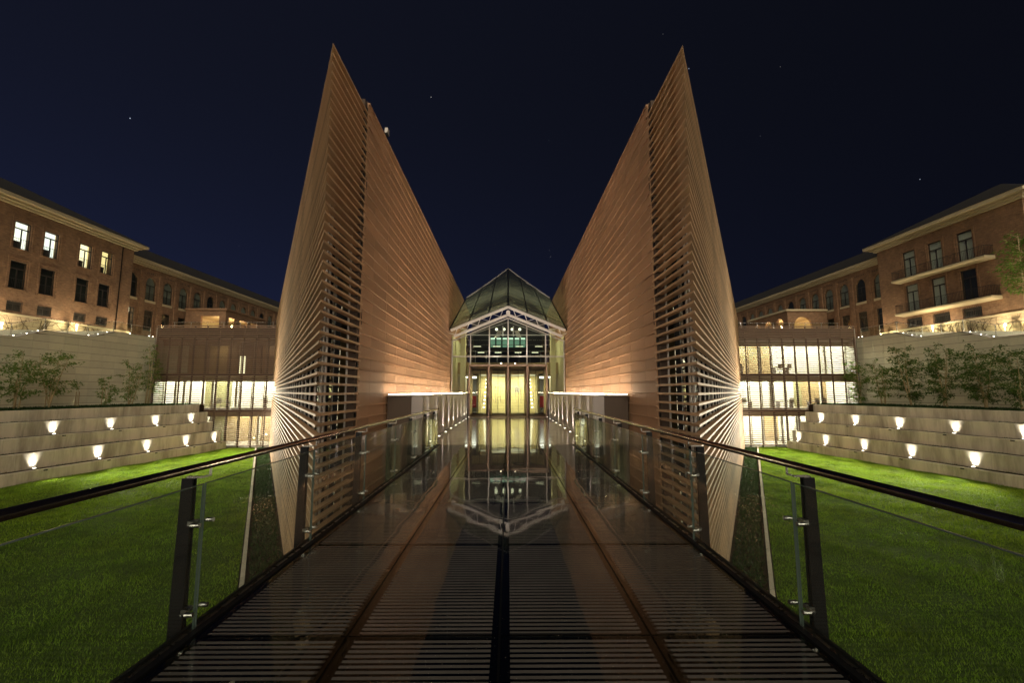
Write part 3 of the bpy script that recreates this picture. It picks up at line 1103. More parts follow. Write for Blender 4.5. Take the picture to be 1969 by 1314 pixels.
# roof panes between rafters
lim = {0: 50.0, 1: 46.0, 2: 42.6, 3: 39.6}
seam = [0.0, 1.24, 2.48, 3.70]
for s in (-1, 1):
    for k in range(3):
        xa, xb = seam[k] + 0.03, seam[k + 1] - 0.02
        y = RY0 + 0.02
        while y < lim[k] - 0.2:
            ya = y
            ybi = min(y + 2.6, lim[k])
            ybo = min(y + 2.6, lim[k + 1])
            y += 2.63
            if ybo <= ya + 0.05:
                q = [(xa, ya), (xb, ya), (xa, ybi)]
                if ya > lim[k + 1]:
                    t = (ya - lim[k + 1]) / (lim[k] - lim[k + 1])
                    q = [(xa, ya), (xb + (xa - xb) * t, ya), (xa, ybi)]
            else:
                q = [(xa, ya), (xb, ya), (xb, ybo), (xa, ybi)]
            mbp = MB()
            top = [(s * x, yy, roof_z(x, yy) + 0.02) for x, yy in q]
            bot = [(s * x, yy, roof_z(x, yy)) for x, yy in q]
            n = len(q)
            fs = [tuple(range(n)), tuple(range(2 * n - 1, n - 1, -1))] + [(i, n + i, n + (i + 1) % n, (i + 1) % n) for i in range(n)]
            if s < 0:
                fs = [f[::-1] for f in fs]
            mbp.add(top + bot, fs)
            mbp.build('roof_pane', M['roof_glass'], en)
    for k in range(4):
        if k == 0 and s < 0:
            continue
        x = s * seam[k]
        MB().bar((x, RY0, roof_z(x, RY0) + 0.0), (x, lim[k], roof_z(x, lim[k])), 0.10 if k == 0 else 0.055, 0.16 if k == 0 else 0.10).build('rafter', M['steel'], en)
    for k in range(3):
        a, c = seam[k], seam[k + 1]
        MB().bar((s * a, lim[k], roof_z(a, lim[k])), (s * c, lim[k + 1], roof_z(c, lim[k + 1])), 0.1, 0.12).build('verge', M['alu'], en)
# interior of the hall
b = MB()
b.box(-3.7, 3.7, 29.57, 50, -0.2, 0.0)
b.build('hall_floor', M['floor'], en)
for s in (-1, 1):
    MB().box(s * 3.66, s * 3.69, 29.57, 40.0, 0, 5.3).build('side_lining', M['plaster'], en)
    MB().box(s * 2.95, s * 3.30, 31.2, 31.6, 0, 6.0).build('pillar', M['plaster'], en)
b = MB()
b.box(-2.15, 2.15, 36.0, 36.4, 0, 2.82)
b.build('stone_wall', M['lime'], en)
b = MB()
for s in (-1, 1):
    b.box(s * 2.15, s * 2.3, 33.0, 40.0, 0, 2.82)
b.build('stair_wall', M['lime'], en)
MB().box(-3.62, 3.62, 32.6, 46, 2.88, 3.7).build('gallery_slab', M['wood'], en)
b = MB()
for z in (2.95, 3.08, 3.21, 3.34, 3.47, 3.60):
    b.box(-3.62, 3.62, 32.57, 32.598, z, z + 0.09)
b.build('gallery_boards', M['wood'], en)
b = MB()
b.box(-2.1, 2.1, 34.9, 35.5, 2.855, 2.878)
b.build('ceiling_light', M['lobby'], en)
for s in (-1, 1):
    MB().box(s * 2.4, s * 3.6, 38.0, 41.5, 2.83, 2.86).build('ceiling_light', M['passage'], en)
MB().box(-3.6, 3.6, 44, 44.2, 0, 2.85).build('back_wall', M['pale'], en)
for s in (-1, 1):
    for i in range(8):
        z = 2.55 - 0.29 * i - (0.14 if i > 2 else 0)
        x = s * (1.72 + 0.028 * i)
        o = MB().box(x - 0.05, x + 0.05, 35.955, 35.99, z - 0.035, z + 0.035).build('wall_light', M['dot'], en)
b = MB()
for z, yy in ((4.55, 33.0), (4.25, 33.0), (6.0, 38.5), (5.6, 38.5)):
    b.tube([(-3.6, yy, z), (3.6, yy, z)], 0.025, 6)
for i in range(9):
    b.box(-3.2 + 0.8 * i - 0.015, -3.2 + 0.8 * i + 0.015, 33.0, 33.03, 3.7, 4.6)
b.build('gallery_rail', M['inox'], en)
MB().box(-3.6, 3.6, 38.6, 44, 5.0, 5.4).build('upper_slab', M['dim'], en)
MB().box(-3.62, 3.62, 44.5, 44.7, 3.7, 8.6).build('upper_back_wall', M['furn'], en)
for i in range(6):
    x = -1.75 + 0.6 * i
    w = MB().box(x, x + 0.46, 44.42, 44.48, 5.75, 6.95).build('green_window', M['green_room'], en)
    MB().box(x + 0.02, x + 0.44, 44.38, 44.41, 6.75, 6.9).build('lamp_bar', M['green_bar'], w)
for x in (-1.15, -0.4, 0.4, 1.15):
    MB().ball((x, 44.3, 7.75), 0.14, 10, 6).build('globe_light', M['globe'], en)
for x in (-2.3, -0.85, 0.85, 2.3):
    MB().box(x - 0.28, x + 0.28, 33.5, 33.6, 4.95, 4.98).build('gallery_light', M['lobby'], en)
    MB().box(x - 0.28, x + 0.28, 38.3, 38.4, 4.90, 4.95).build('gallery_light', M['lobby'], en)
for s in (-1, 1):
    MB().prism([(s * 0.45, 5.95), (s * 0.75, 5.95), (s * 0.95, 5.45), (s * 0.62, 5.45)], 'y', 32.0, 32.05).build('reflector', M['white_steel'], en)
    lamp('SPOT', 'lining_fill', (s * 0.9, 31.9, 5.3), 300, (1.0, 0.94, 0.58), en, 0.12, 130, 0.6, (s, 0.3, 0.1))  # added lamp without a fixture, brightens the side linings
    lamp('SPOT', 'stone_wall_fill', (s * 1.0, 34.2, 2.8), 520, (1.0, 0.92, 0.60), en, 0.1, 130, 0.8, (0, 0.75, -1))  # added lamp without a fixture, brightens the limestone wall
    lamp('SPOT', 'hall_light', (s * 1.6, 36, 5.2), 400, (1.0, 0.97, 0.78), en, 0.3, 150, 0.9, (0, 0.15, 1))
for s, side in SIDES:
    e = thing('gable_light', (s * 0.45, 29.1, 3.345), 'small glowing lamp above the glass doors, %s of the centre post' % side, 'light', 'lamps above the doors')
    MB().box(s * 0.35, s * 0.55, 28.92, 29.08, 3.345, 3.40).build('housing', M['steel'], e)
    MB().box(s * 0.40, s * 0.50, 28.95, 29.05, 3.401, 3.42).build('lens', M['bollard_glow'], e)
    lamp('SPOT', 'gable_beam', (s * 0.45, 28.85, 3.45), 210, (1.0, 0.90, 0.78), e, 0.05, 120, 0.6, (s * 0.35, -0.05, 1))
pl = thing('wall_plaque', (0.62, 35.97, 1.6), 'grey engraved plaque on the limestone wall behind the right doors', 'plaque')
MB().box(0.52, 0.92, 35.95, 35.995, 1.55, 1.98).build('plate', M['alu'], pl)
b = MB()
for i in range(6):
    b.box(0.56, 0.88 - 0.05 * (i % 3), 35.944, 35.949, 1.61 + 0.055 * i, 1.63 + 0.055 * i)
b.build('engraving', M['steel'], pl)
for s, side in SIDES:
    ch = thing('red_seat', (s * 2.75, 38.2, 0), 'red lobby seat seen through the %s outer glass door' % side, 'seat', 'red seats in the lobby')
    MB().box(s * 2.45, s * 3.05, 37.9, 38.5, 0.3, 0.48).build('cushion', M['red'], ch)
    MB().box(s * 2.45, s * 3.05, 38.42, 38.54, 0.48, 1.25).build('backrest', M['red'], ch)
    MB().box(s * 2.5, s * 3.0, 38.0, 38.4, 0, 0.3).build('base', M['inox'], ch)

# ------------------------------------------------------------------ louvred office buildings at the back
OY = 47.0
FL = [-3.9, -0.16, 3.5, 7.2]


def build_office(s, side):
    o = thing('office_building', (s * 30, OY, -4), '%s glass office building behind fine horizontal louvres, its floors lit' % side, 'building', 'louvred office buildings')
    xa, xb = 23.2, 36.4
    me = MB().box(s * xa, s * xb, 46.62, 46.76, -0.045, 0.045).mesh('louvre', M['office_louvre'])
    for k in range(60):
        piece(me, 'louvre', o, (0, 0, -3.78 + PITCH * k))
    me = MB().box(-0.06, 0.06, 46.765, 46.86, -4.0, 8.42).mesh('louvre_post', M['steel'])
    for i in range(11):
        piece(me, 'louvre_post', o, (s * (xa + 0.35 + 1.28 * i), 0, 0))
    b = MB()
    for z in FL[:3]:
        b.box(s * xa, s * xb, 46.88, 47.6, z - 0.28, z)
    b.box(s * xa, s * xb, 46.88, 47.4, 7.2, 8.2)
    b.build('floor_edge', M['steel'], o)
    MB().box(s * xa, s * xb, 46.87, 53.5, -4.05, -3.92).build('base', M['curb'], o)
    for f in range(3):
        z0, z1 = FL[f], FL[f + 1] - 0.3
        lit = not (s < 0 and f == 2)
        MB().box(s * xa, s * xb, 47.62, 53.0, z0 - 0.02, z0 + 0.02).build('floor', M['carpet'], o)
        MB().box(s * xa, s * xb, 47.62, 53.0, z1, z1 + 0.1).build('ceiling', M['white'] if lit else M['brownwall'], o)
        # glazing and its thin mullions
        b = MB()
        for i in range(10):
            b.box(s * (xa + 1.0 + 1.28 * i) - 0.025, s * (xa + 1.0 + 1.28 * i) + 0.025, 47.62, 47.70, z0 + 0.02, z1)
        b.build('window_mullions', M['frame'], o)
        MB().box(s * xa, s * xb, 47.655, 47.665, z0 + 0.02, z1).build('glazing', M['glass'], o)
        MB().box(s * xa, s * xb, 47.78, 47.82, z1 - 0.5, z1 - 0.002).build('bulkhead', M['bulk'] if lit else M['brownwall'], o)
        # back wall in stretches of different finish
        x = xa
        r = random.Random(31 * f + (5 if s > 0 else 0))
        while x < xb:
            w = min(r.choice((0.9, 1.6, 2.4, 3.0)), xb - x)
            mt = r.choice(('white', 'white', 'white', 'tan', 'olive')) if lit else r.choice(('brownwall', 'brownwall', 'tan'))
            MB().box(s * x, s * (x + w), 51.6, 51.75, z0 + 0.02, z1 - 0.002).build('room_wall', M[mt], o)
            if r.random() < 0.55:
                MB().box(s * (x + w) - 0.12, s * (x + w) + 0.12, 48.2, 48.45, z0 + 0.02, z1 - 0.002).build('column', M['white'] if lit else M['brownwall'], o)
            x += w
        n = 5
        for i in range(n):
            xc = xa + (xb - xa) * (i + 0.5) / n
            if lit:
                if s < 0 and f == 0 and i >= 3:
                    continue
                MB().box(s * (xc - 0.95), s * (xc + 0.95), 48.6, 49.4, z1 - 0.05, z1 - 0.004).build('ceiling_light', M['ceil'], o)
                MB().box(s * (xc - 0.95), s * (xc + 0.95), 50.6, 51.2, z1 - 0.05, z1 - 0.004).build('ceiling_light', M['ceil'], o)
            elif i in (1, 3):
                MB().box(s * (xc - 0.6), s * (xc + 0.6), 50.4, 50.8, z1 - 0.05, z1 - 0.004).build('ceiling_light', M['ceil_low'], o)
        if not lit:
            MB().box(s * 29.9, s * 30.9, 51.55, 51.59, z0 + 0.05, z0 + 2.1).build('lit_doorway', M['lit_room'], o)
    b = MB()
    b.box(s * xb, s * (xb + 0.2), 46.9, 53.5, -4, 8.2)
    b.box(s * (xa - 0.2), s * xa, 46.9, 53.5, -4, 8.2)
    b.box(s * xa, s * xb, 53.0, 53.3, -4, 8.2)
    b.build('end_wall', M['white'], o)
    return o


def office_set(s, x, z, label, seats):
    t = thing('desk', (s * x, 48.9, z), label, 'desk', 'desks behind the louvres')
    MB().box(s * (x - 0.8), s * (x + 0.8), 48.5, 49.2, z + 0.70, z + 0.74).build('desktop', M['furn'], t)
    for dx in (-0.72, 0.72):
        MB().box(s * (x + dx) - 0.03, s * (x + dx) + 0.03, 48.55, 49.15, z + 0.02, z + 0.70).build('leg', M['furn'], t)
    for dx in seats:
        c = thing('office_chair', (s * (x + dx), 48.25, z), ('dark office chair, %s' % label.split(' on the ', 1)[-1].replace('in the middle of the ', 'mid ').replace('floor of the ', 'floor, ')) + (', seat nearer the fin' if dx < 0 else ''), 'chair', 'office chairs behind the louvres')
        MB().box(s * (x + dx) - 0.24, s * (x + dx) + 0.24, 48.05, 48.48, z + 0.44, z + 0.50).build('seat', M['furn'], c)
        MB().box(s * (x + dx) - 0.23, s * (x + dx) + 0.23, 48.02, 48.06, z + 0.55, z + 1.02).build('backrest', M['furn'], c)
        MB().tube([(s * (x + dx), 48.25, z + 0.03), (s * (x + dx), 48.25, z + 0.44)], 0.03, 8).build('stem', M['furn'], c)
        MB().tube([(s * (x + dx), 48.25, z + 0.02), (s * (x + dx), 48.25, z + 0.05)], 0.24, 5).build('foot', M['furn'], c)


for s, side in SIDES:
    build_office(s, side)
office_set(-1, 25.2, FL[1] + 0.02, 'dark desk on the middle floor of the left office nearest the fin', (0.3,))
office_set(-1, 30.6, FL[1] + 0.02, 'dark desk in the middle of the middle floor of the left office', (-0.3,))
office_set(1, 24.6, FL[2] + 0.02, 'dark desk on the top floor of the right office nearest the fin', (0.2,))
office_set(1, 29.6, FL[2] + 0.02, 'dark desk in the middle of the top floor of the right office', (-0.5, 0.5))
office_set(1, 25.4, FL[1] + 0.02, 'dark desk on the middle floor of the right office nearest the fin', (-0.4,))
office_set(1, 29.8, FL[1] + 0.02, 'dark desk in the middle of the middle floor of the right office', (0.3,))
office_set(1, 33.2, FL[1] + 0.02, 'dark desk on the middle floor of the right office nearest the retaining wall', (-0.4, 0.4))

# ------------------------------------------------------------------ terraces with wall lights
TZ = [0.35, -0.40, -1.35, -2.25, -3.27, -4.0]
LAMP = {1: [28.3, 32.2, 36.2, 40.1, 43.8], 3: [29.7, 33.8, 37.7, 41.6, 44.9]}
TN = ['topmost', 'second', 'third', 'fourth', 'lowest']
for s, side in SIDES:
    for i in range(5):
        t = thing('terrace_wall', (s * tier_x(i, 30), 30, TZ[i + 1]), '%s step of the concrete seating terrace beside the %s lawn' % (TN[i], side), 'terrace wall', 'steps of the seating terraces')
        ys = [15, 19.6, 24.2, 28.8, 33.4, 38.0, 42.6, 45.6 + 0.15 * (i % 2)]
        for j in range(len(ys) - 1):
            a, c = ys[j], ys[j + 1] - 0.012
            back = 4.4 if i == 0 else 1.35
            zb = TZ[i + 1] - 0.12
            jj = 0.006 * random.uniform(-1, 1)
            bv = 0.03
            sec = [(0, zb), (back, zb), (back, TZ[i] - (0.12 if i == 0 else 0.05)), (0.28, TZ[i] - (0.12 if i == 0 else 0.05)), (0.26, TZ[i]), (bv, TZ[i]), (0, TZ[i] - bv)]
            vs = [(s * (tier_x(i, a) + p[0]), a, p[1] + jj) for p in sec] + [(s * (tier_x(i, c) + p[0]), c, p[1] + jj) for p in sec]
            n = len(sec)
            fs = [tuple(range(n)), tuple(range(2 * n - 1, n - 1, -1))] + [(k, n + k, n + (k + 1) % n, (k + 1) % n) for k in range(n)]
            if s < 0:
                fs = [f[::-1] for f in fs]
            MB().add(vs, fs).build('concrete_block', M['concrete'], t)
        MB().prism([(s * (tier_x(i, 15) + 0.30), 15), (s * (tier_x(i, 15) + 1.25), 15), (s * (tier_x(i, 45.5) + 1.25), 45.5), (s * (tier_x(i, 45.5) + 0.30), 45.5)], 'z', TZ[i] - 0.049, TZ[i] - 0.015).build('tread_soil', M['soil'], t) if i else None
        # weeds along the tread at the wall's foot
        if i:
            n = 1500
            y = 26 + 19.5 * rng.random(n)
            dens = np.sin(y * 1.7 + i) + np.sin(y * 0.61 + 2 * i + s)
            y = y[dens > 0.15]
            n = len(y)
            x = s * (33.36 - 0.915 * i - (0.144 - 0.0103 * i) * (y - 27) + 0.36 + 0.5 * rng.random(n))
            blades('weeds', np.stack([x, y, np.full(n, TZ[i] - 0.06)], 1), 0.05 + 0.09 * rng.random(n), M['ivy'], lean=1.6, width=0.02,
                   label='weeds growing on the tread of the %s step of the %s terrace' % (TN[i], side), cat='weeds')
    for i, yl in LAMP.items():
        for q, y in enumerate(reversed(yl)):
            if s < 0 and y < 28.5:
                continue
            zt = TZ[i + 1]
            x = tier_x(i, y)
            w = thing('wall_light', (s * (x - 0.14), y, zt), 'white uplight on the %s %s terrace step, %s from the office' % (side, 'upper' if i == 1 else 'lower', ORD[q]), 'light', 'uplights on the seating terraces')
            MB().box(s * (x - 0.33), s * (x - 0.02), y - 0.17, y + 0.17, zt - 0.06, zt + 0.04).build('housing', M['inox'], w)
            MB().box(s * (x - 0.20), s * (x - 0.14), y - 0.08, y + 0.08, zt + 0.0402, zt + 0.05).build('lens', M['spot_glow'], w)
            al = lamp('AREA', 'wall_light_beam', (s * (x - 0.17), y, zt + 0.065), 17, (1.0, 0.93, 0.82), w, 0.05, aim=(s * 0.32, 0, 1))
            al.data.size = 0.30
            al.data.spread = R(66)
            xe = tier_x(i + 1, y)
            MB().box(s * (xe - 0.035), s * (xe - 0.002), y - 0.12, y + 0.12, zt - 0.12, zt - 0.05).build('fill_housing', M['steel'], w)  # invented housing under the rim for the added lawn lamp
            if i == 1:
                lamp('SPOT', 'lawn_fill', (s * (xe - 0.06), y, zt - 0.06), 8000, (1.0, 0.91, 0.68), w, 0.06, 88, 0.7, (-s, -0.12, -0.06))  # added lamp, not part of the uplight: brightens lawn and fin
            else:
                lamp('SPOT', 'lawn_fill', (s * (xe - 0.06), y, zt - 0.08), 270, (1.0, 0.90, 0.68), w, 0.06, 160, 0.5, (-s, 0, 0.05))  # added weaker lamp, brightens the grass near the terrace foot

# ------------------------------------------------------------------ planter, retaining wall, ramp
WX = 37.0


def ramp_z(y):
    if y < 34.1:
        return 5.7
    if y < 36.1:
        return 5.7 + 0.78 * (y - 34.1) / 2.0
    if y < 40.2:
        return 6.48
    if y < 42.4:
        return 6.48 + 0.75 * (y - 40.2) / 2.2
    return 7.23


for s, side in SIDES:
    mb = MB()
    mb.prism([(s * (tier_x(0, 14) + 0.3), 14), (s * 37.1, 14), (s * 37.1, 46.7), (s * (tier_x(0, 46) + 0.3), 46.7)], 'z', -1.0, 0.28)
    structure(mb, 'planter_soil', M['soil'])
    n = 9000
    y = 24 + 22.4 * rng.random(n)
    t = rng.random(n)
    xa = 33.36 - 0.144 * (y - 27) + 0.35
    x = s * (xa + (36.9 - xa) * t)
    blades('planter_groundcover', np.stack([x, y, np.full(n, 0.27)], 1), 0.10 + 0.16 * rng.random(n), M['ivy'], lean=1.5, width=0.05,
           label='dark ground cover in the planter above the %s terrace' % side, cat='plants')
    w = thing('retaining_wall', (s * WX, 35, 0), '%s retaining wall of pale stone slabs with a stepped top edge behind the young trees' % side, 'wall', 'retaining walls behind the planters')
    b = MB()
    pro = [(14, -1), (47.4, -1), (47.4, 7.20), (42.4, 7.20), (40.2, 6.45), (36.1, 6.45), (34.1, 5.67), (14, 5.67)]
    b.prism(pro, 'x', s * 37.035, s * 37.6)
    b.build('wall_core', M['dark_block'], w)
    # slabs, 1.25 x 0.62, cut to the stepped top
    y = 24.0
    cidx = 0
    me_full = MB().box(0, s * 0.032, 0.008, 1.234, 0.008, 0.604).mesh('slab', M['cladding'])
    while y < 47.3:
        y1 = min(y + 1.25, 47.35)
        z = 0.0
        while True:
            ta, tb = ramp_z(y + 0.01) - 0.03, ramp_z(y1 - 0.01) - 0.03
            if z + 0.62 <= min(ta, tb) and y1 - y > 1.2:
                piece(me_full, 'slab', w, (s * 37.0, y + 0.004, z + 0.004))
            elif z < max(ta, tb):
                def zz(v, t):
                    return max(min(v, t), z + 0.012)
                poly = [(y + 0.012, z + 0.012), (y1 - 0.012, z + 0.012), (y1 - 0.012, zz(z + 0.608, tb)), (y + 0.012, zz(z + 0.608, ta))]
                if poly[2][1] - poly[1][1] < 0.02:
                    poly.pop(2)
                elif poly[3][1] - poly[0][1] < 0.02:
                    poly.pop(3)
                MB().prism(poly, 'x', s * 37.0, s * 37.032).build('slab', M['cladding'], w)
            z += 0.62
            if z > max(ta, tb):
                break
        y = y1
    # coping strip along the top
    b = MB()
    pts = [(14, 5.67), (34.1, 5.67), (36.1, 6.45), (40.2, 6.45), (42.4, 7.20), (47.4, 7.20)]
    for p, q in zip(pts[:-1], pts[1:]):
        b.add([(s * 36.985, p[0], p[1]), (s * 37.65, p[0], p[1]), (s * 37.65, q[0], q[1]), (s * 36.985, q[0], q[1]),
               (s * 36.985, p[0], p[1] + 0.05), (s * 37.65, p[0], p[1] + 0.05), (s * 37.65, q[0], q[1] + 0.05), (s * 36.985, q[0], q[1] + 0.05)],
              [(0, 3, 2, 1), (4, 5, 6, 7), (0, 1, 5, 4), (1, 2, 6, 5), (2, 3, 7, 6), (3, 0, 4, 7)])
    b.build('coping', M['walk'], w)
    # walkway with two short stairs
    b = MB()
    b.box(s * 37.66, s * 44.4, 14, 34.1, 5.2, 5.69)
    b.box(s * 37.66, s * 44.4, 36.1, 40.2, 5.9, 6.47)
    b.box(s * 37.66, s * 46.0, 42.4, 53.4, 6.6, 7.22)
    for i in range(5):
        b.box(s * 37.66, s * 44.4, 34.1 + 0.4 * i, 34.5 + 0.4 * i, 5.2, 5.69 + 0.156 * (i + 1) - 0.003 * (i == 4))
        b.box(s * 37.66, s * 44.4, 40.2 + 0.44 * i, 40.64 + 0.44 * i, 5.9, 6.47 + 0.15 * (i + 1) - 0.003 * (i == 4))
    structure(b, 'walkway', M['walk'])
    b = MB()
    b.box(s * 22, s * 37.6, 53.55, 110, 6.2, 7.20)
    b.box(s * 37.66, s * 48, 53.45, 110, 6.2, 7.21)
    b.box(s * 22, s * 36.5, 47.42, 53.5, 8.0, 8.06)
    structure(b, 'roof_terrace', M['walk'])
    # railing on the wall top
    g = thing('ramp_railing', (s * 37.2, 38, 6), 'frameless glass railing with thin steel handrail along the top of the %s retaining wall' % side, 'railing', 'glass railings on the retaining walls')
    py = [28.5, 31.2, 33.9, 36.3, 38.2, 40.0, 42.6, 44.6, 47.0]
    for y in py:
        z = ramp_z(y)
        MB().box(s * 37.28, s * 37.32, y - 0.02, y + 0.02, z + 0.02, z + 1.0).build('post', M['inox'], g)
    b = MB()
    b.tube([(s * 37.3, y, ramp_z(y) + 1.02) for y in py], 0.028, 8)
    b.build('handrail', M['inox'], g)
    for a, c in zip(py[:-1], py[1:]):
        MB().add([(s * 37.295, a + 0.03, ramp_z(a) + 0.1), (s * 37.295, c - 0.03, ramp_z(c) + 0.1), (s * 37.295, c - 0.03, ramp_z(c) + 0.93), (s * 37.295, a + 0.03, ramp_z(a) + 0.93),
                  (s * 37.305, a + 0.03, ramp_z(a) + 0.1), (s * 37.305, c - 0.03, ramp_z(c) + 0.1), (s * 37.305, c - 0.03, ramp_z(c) + 0.93), (s * 37.305, a + 0.03, ramp_z(a) + 0.93)],
                 [(0, 1, 2, 3), (7, 6, 5, 4), (0, 4, 5, 1), (1, 5, 6, 2), (2, 6, 7, 3), (3, 7, 4, 0)]).build('pane', M['glass'], g)
    # little lights set along the stairs
    for q, y in enumerate((33.9, 34.8, 35.6, 39.9, 40.8, 41.7, 46.6, 47.1)):
        z = ramp_z(y) + 0.05
        e = thing('step_light', (s * 37.05, y, z), 'small white step light on the %s wall top, %s from the camera end' % (side, ORD[q]), 'light', 'step lights on the wall tops')
        MB().box(s * 37.0, s * 37.16, y - 0.09, y + 0.09, z + 0.001, z + 0.03).build('body', M['inox'], e)
        MB().ball((s * 37.08, y, z + 0.045), 0.034, 8, 5).build('lens', M['spot_glow'], e)
    # bollard lamps in front of the stone plinth
    for q, y in enumerate((31.5, 38.2, 44.8, 51.2)):
        z = ramp_z(y)
        e = thing('bollard_light', (s * 42.9, y, z), 'glowing bollard lamp along the %s brick plinth, %s from the near end' % (side, ORD[q]), 'light', 'bollard lamps along the plinths')
        MB().tube([(s * 42.9, y, z), (s * 42.9, y, z + 0.78)], 0.07, 10).build('post', M['alu'], e)
        MB().tube([(s * 42.9, y, z + 0.781), (s * 42.9, y, z + 0.98)], 0.075, 10).build('lamp_head', M['bollard_glow'], e)
        MB().tube([(s * 42.9, y, z + 0.981), (s * 42.9, y, z + 1.02)], 0.085, 10).build('cap', M['alu'], e)
        lamp('POINT', 'bollard_bulb', (s * 42.7, y, z + 0.88), 380, (1.0, 0.82, 0.52), e, 0.08)
    # glass railing along the roof terrace edge
    g = thing('terrace_railing', (s * 30, 48.2, 8.1), 'glass railing along the roof edge above the %s louvred office' % side, 'railing', 'railings on the office roofs')
    for i in range(8):
        x = 23.5 + 1.75 * i
        MB().box(s * x - 0.02, s * x + 0.02, 48.2, 48.24, 8.06, 9.0).build('post', M['inox'], g)
        if i < 7:
            MB().box(s * (x + 0.03), s * (x + 1.72), 48.215, 48.225, 8.12, 8.95).build('pane', M['glass'], g)
    MB().tube([(s * 23.4, 48.22, 9.02), (s * 35.9, 48.22, 9.02)], 0.025, 8).build('handrail', M['inox'], g)

# ------------------------------------------------------------------ brick buildings
def wall_open(b, s, xf, th, y0, y1, z0, z1, ops):
    """brick wall facing the centre, front face at |x| = xf, with rectangular or arched openings
    ops: (ya, yb, za, zb, arch)"""
    br_ = sorted({y0, y1} | {o[0] for o in ops} | {o[1] for o in ops})
    for a, c in zip(br_[:-1], br_[1:]):
        m = (a + c) / 2
        cuts = sorted((o[2], o[3]) for o in ops if o[0] < m < o[1])
        z = z0
        for za, zb in cuts:
            if za > z:
                b.box(s * xf, s * (xf + th), a, c, z, za)
            z = zb
        if z < z1:
            b.box(s * xf, s * (xf + th), a, c, z, z1)
    for ya, yb, za, zb, arch in ops:
        if arch:
            r = (yb - ya) / 2
            cy, cz = (ya + yb) / 2, zb - r
            arc = [(cy + r * math.cos(math.pi * k / 10), cz + r * math.sin(math.pi * k / 10)) for k in range(11)]
            for k in range(10):
                (p0, q0), (p1, q1) = arc[k], arc[k + 1]
                b.prism([(p0, q0), (p1, q1), (p1, zb + 0.001), (p0, zb + 0.001)], 'x', s * xf, s * (xf + th))


def window(parent, s, xf, ya, yb, za, zb, style, arch=False, rail=True, lit=None):
    """frame with transom and two casements, glass, what is behind it, iron guard"""
    x = xf + 0.13
    f = MB()
    t = 0.07
    f.box(s * x, s * (x + 0.06), ya, ya + t, za, zb)
    f.box(s * x, s * (x + 0.06), yb - t, yb, za, zb)
    f.box(s * x, s * (x + 0.06), ya + t, yb - t, za, za + t)
    zt = za + (zb - za) * (0.72 if not arch else 0.62)
    f.box(s * x, s * (x + 0.06), ya + t, yb - t, zt, zt + 0.11)
    if not arch:
        f.box(s * x, s * (x + 0.06), ya + t, yb - t, zb - t, zb)
    ym = (ya + yb) / 2
    f.box(s * x, s * (x + 0.06), ym - 0.045, ym + 0.045, za + t, zt)
    w = f.build('window', M['frame'], parent)
    MB().box(s * (x + 0.025), s * (x + 0.032), ya + t * 0.9, yb - t * 0.9, za + t * 0.9, zb - t * 0.5).build('pane', M['glass'], w)
    back = MB().box(s * (x + 0.16), s * (x + 0.2), ya - 0.3, yb + 0.3, za - 0.3, zb + 0.3)
    if style == 'lit':
        back = MB().box(s * (x + 1.6), s * (x + 1.65), ya - 1.2, yb + 1.2, za - 0.8, zb + 0.4)
        back.build('room', lit, w)
        MB().box(s * (x + 0.7), s * (x + 1.3), ya + 0.2, yb - 0.1, za, za + 0.9).build('cabinet', M['furn'], w)
    elif style == 'curtain':
        back.build('curtain', M['blind'] if arch else M['curtain'], w)
    else:
        back.build('room', M['dim'], w)
    if rail:
        g = MB()
        xr = xf + 0.05
        h = min(0.95, (zb - za) * 0.4)
        g.box(s * xr, s * (xr + 0.025), ya, yb, za + h - 0.03, za + h)
        g.box(s * xr, s * (xr + 0.025), ya, yb, za + 0.08, za + 0.11)
        n = max(4, int((yb - ya) / 0.14))
        for k in range(1, n):
            y = ya + (yb - ya) * k / n
            g.box(s * xr + 0.002, s * xr + s * 0.017, y - 0.009, y + 0.009, za + 0.11, za + h - 0.03)
        g.build('guard', M['iron'], w)
    return w


def cornice(b, s, xw, y0, y1, z, out, ret0=None):
    """stepped eaves moulding running along y with its underside at z"""
    for k, (o, h0, h1) in enumerate(((0.25, 0.0, 0.22), (0.5, 0.22, 0.42), (out, 0.42, 0.72))):
        b.box(s * (xw - o), s * (xw + 0.3), y0 - (o if ret0 else 0), y1 + o, z + h0, z + h1)


lit_mats = [emit('lit_room_white', (1.0, 0.90, 0.66), 2.4), emit('lit_room_cool', (0.95, 0.95, 0.88), 1.5), emit('lit_room_cream', (1.0, 0.84, 0.52), 1.8), emit('lit_room_yellow', (1.0, 0.76, 0.34), 1.25)]


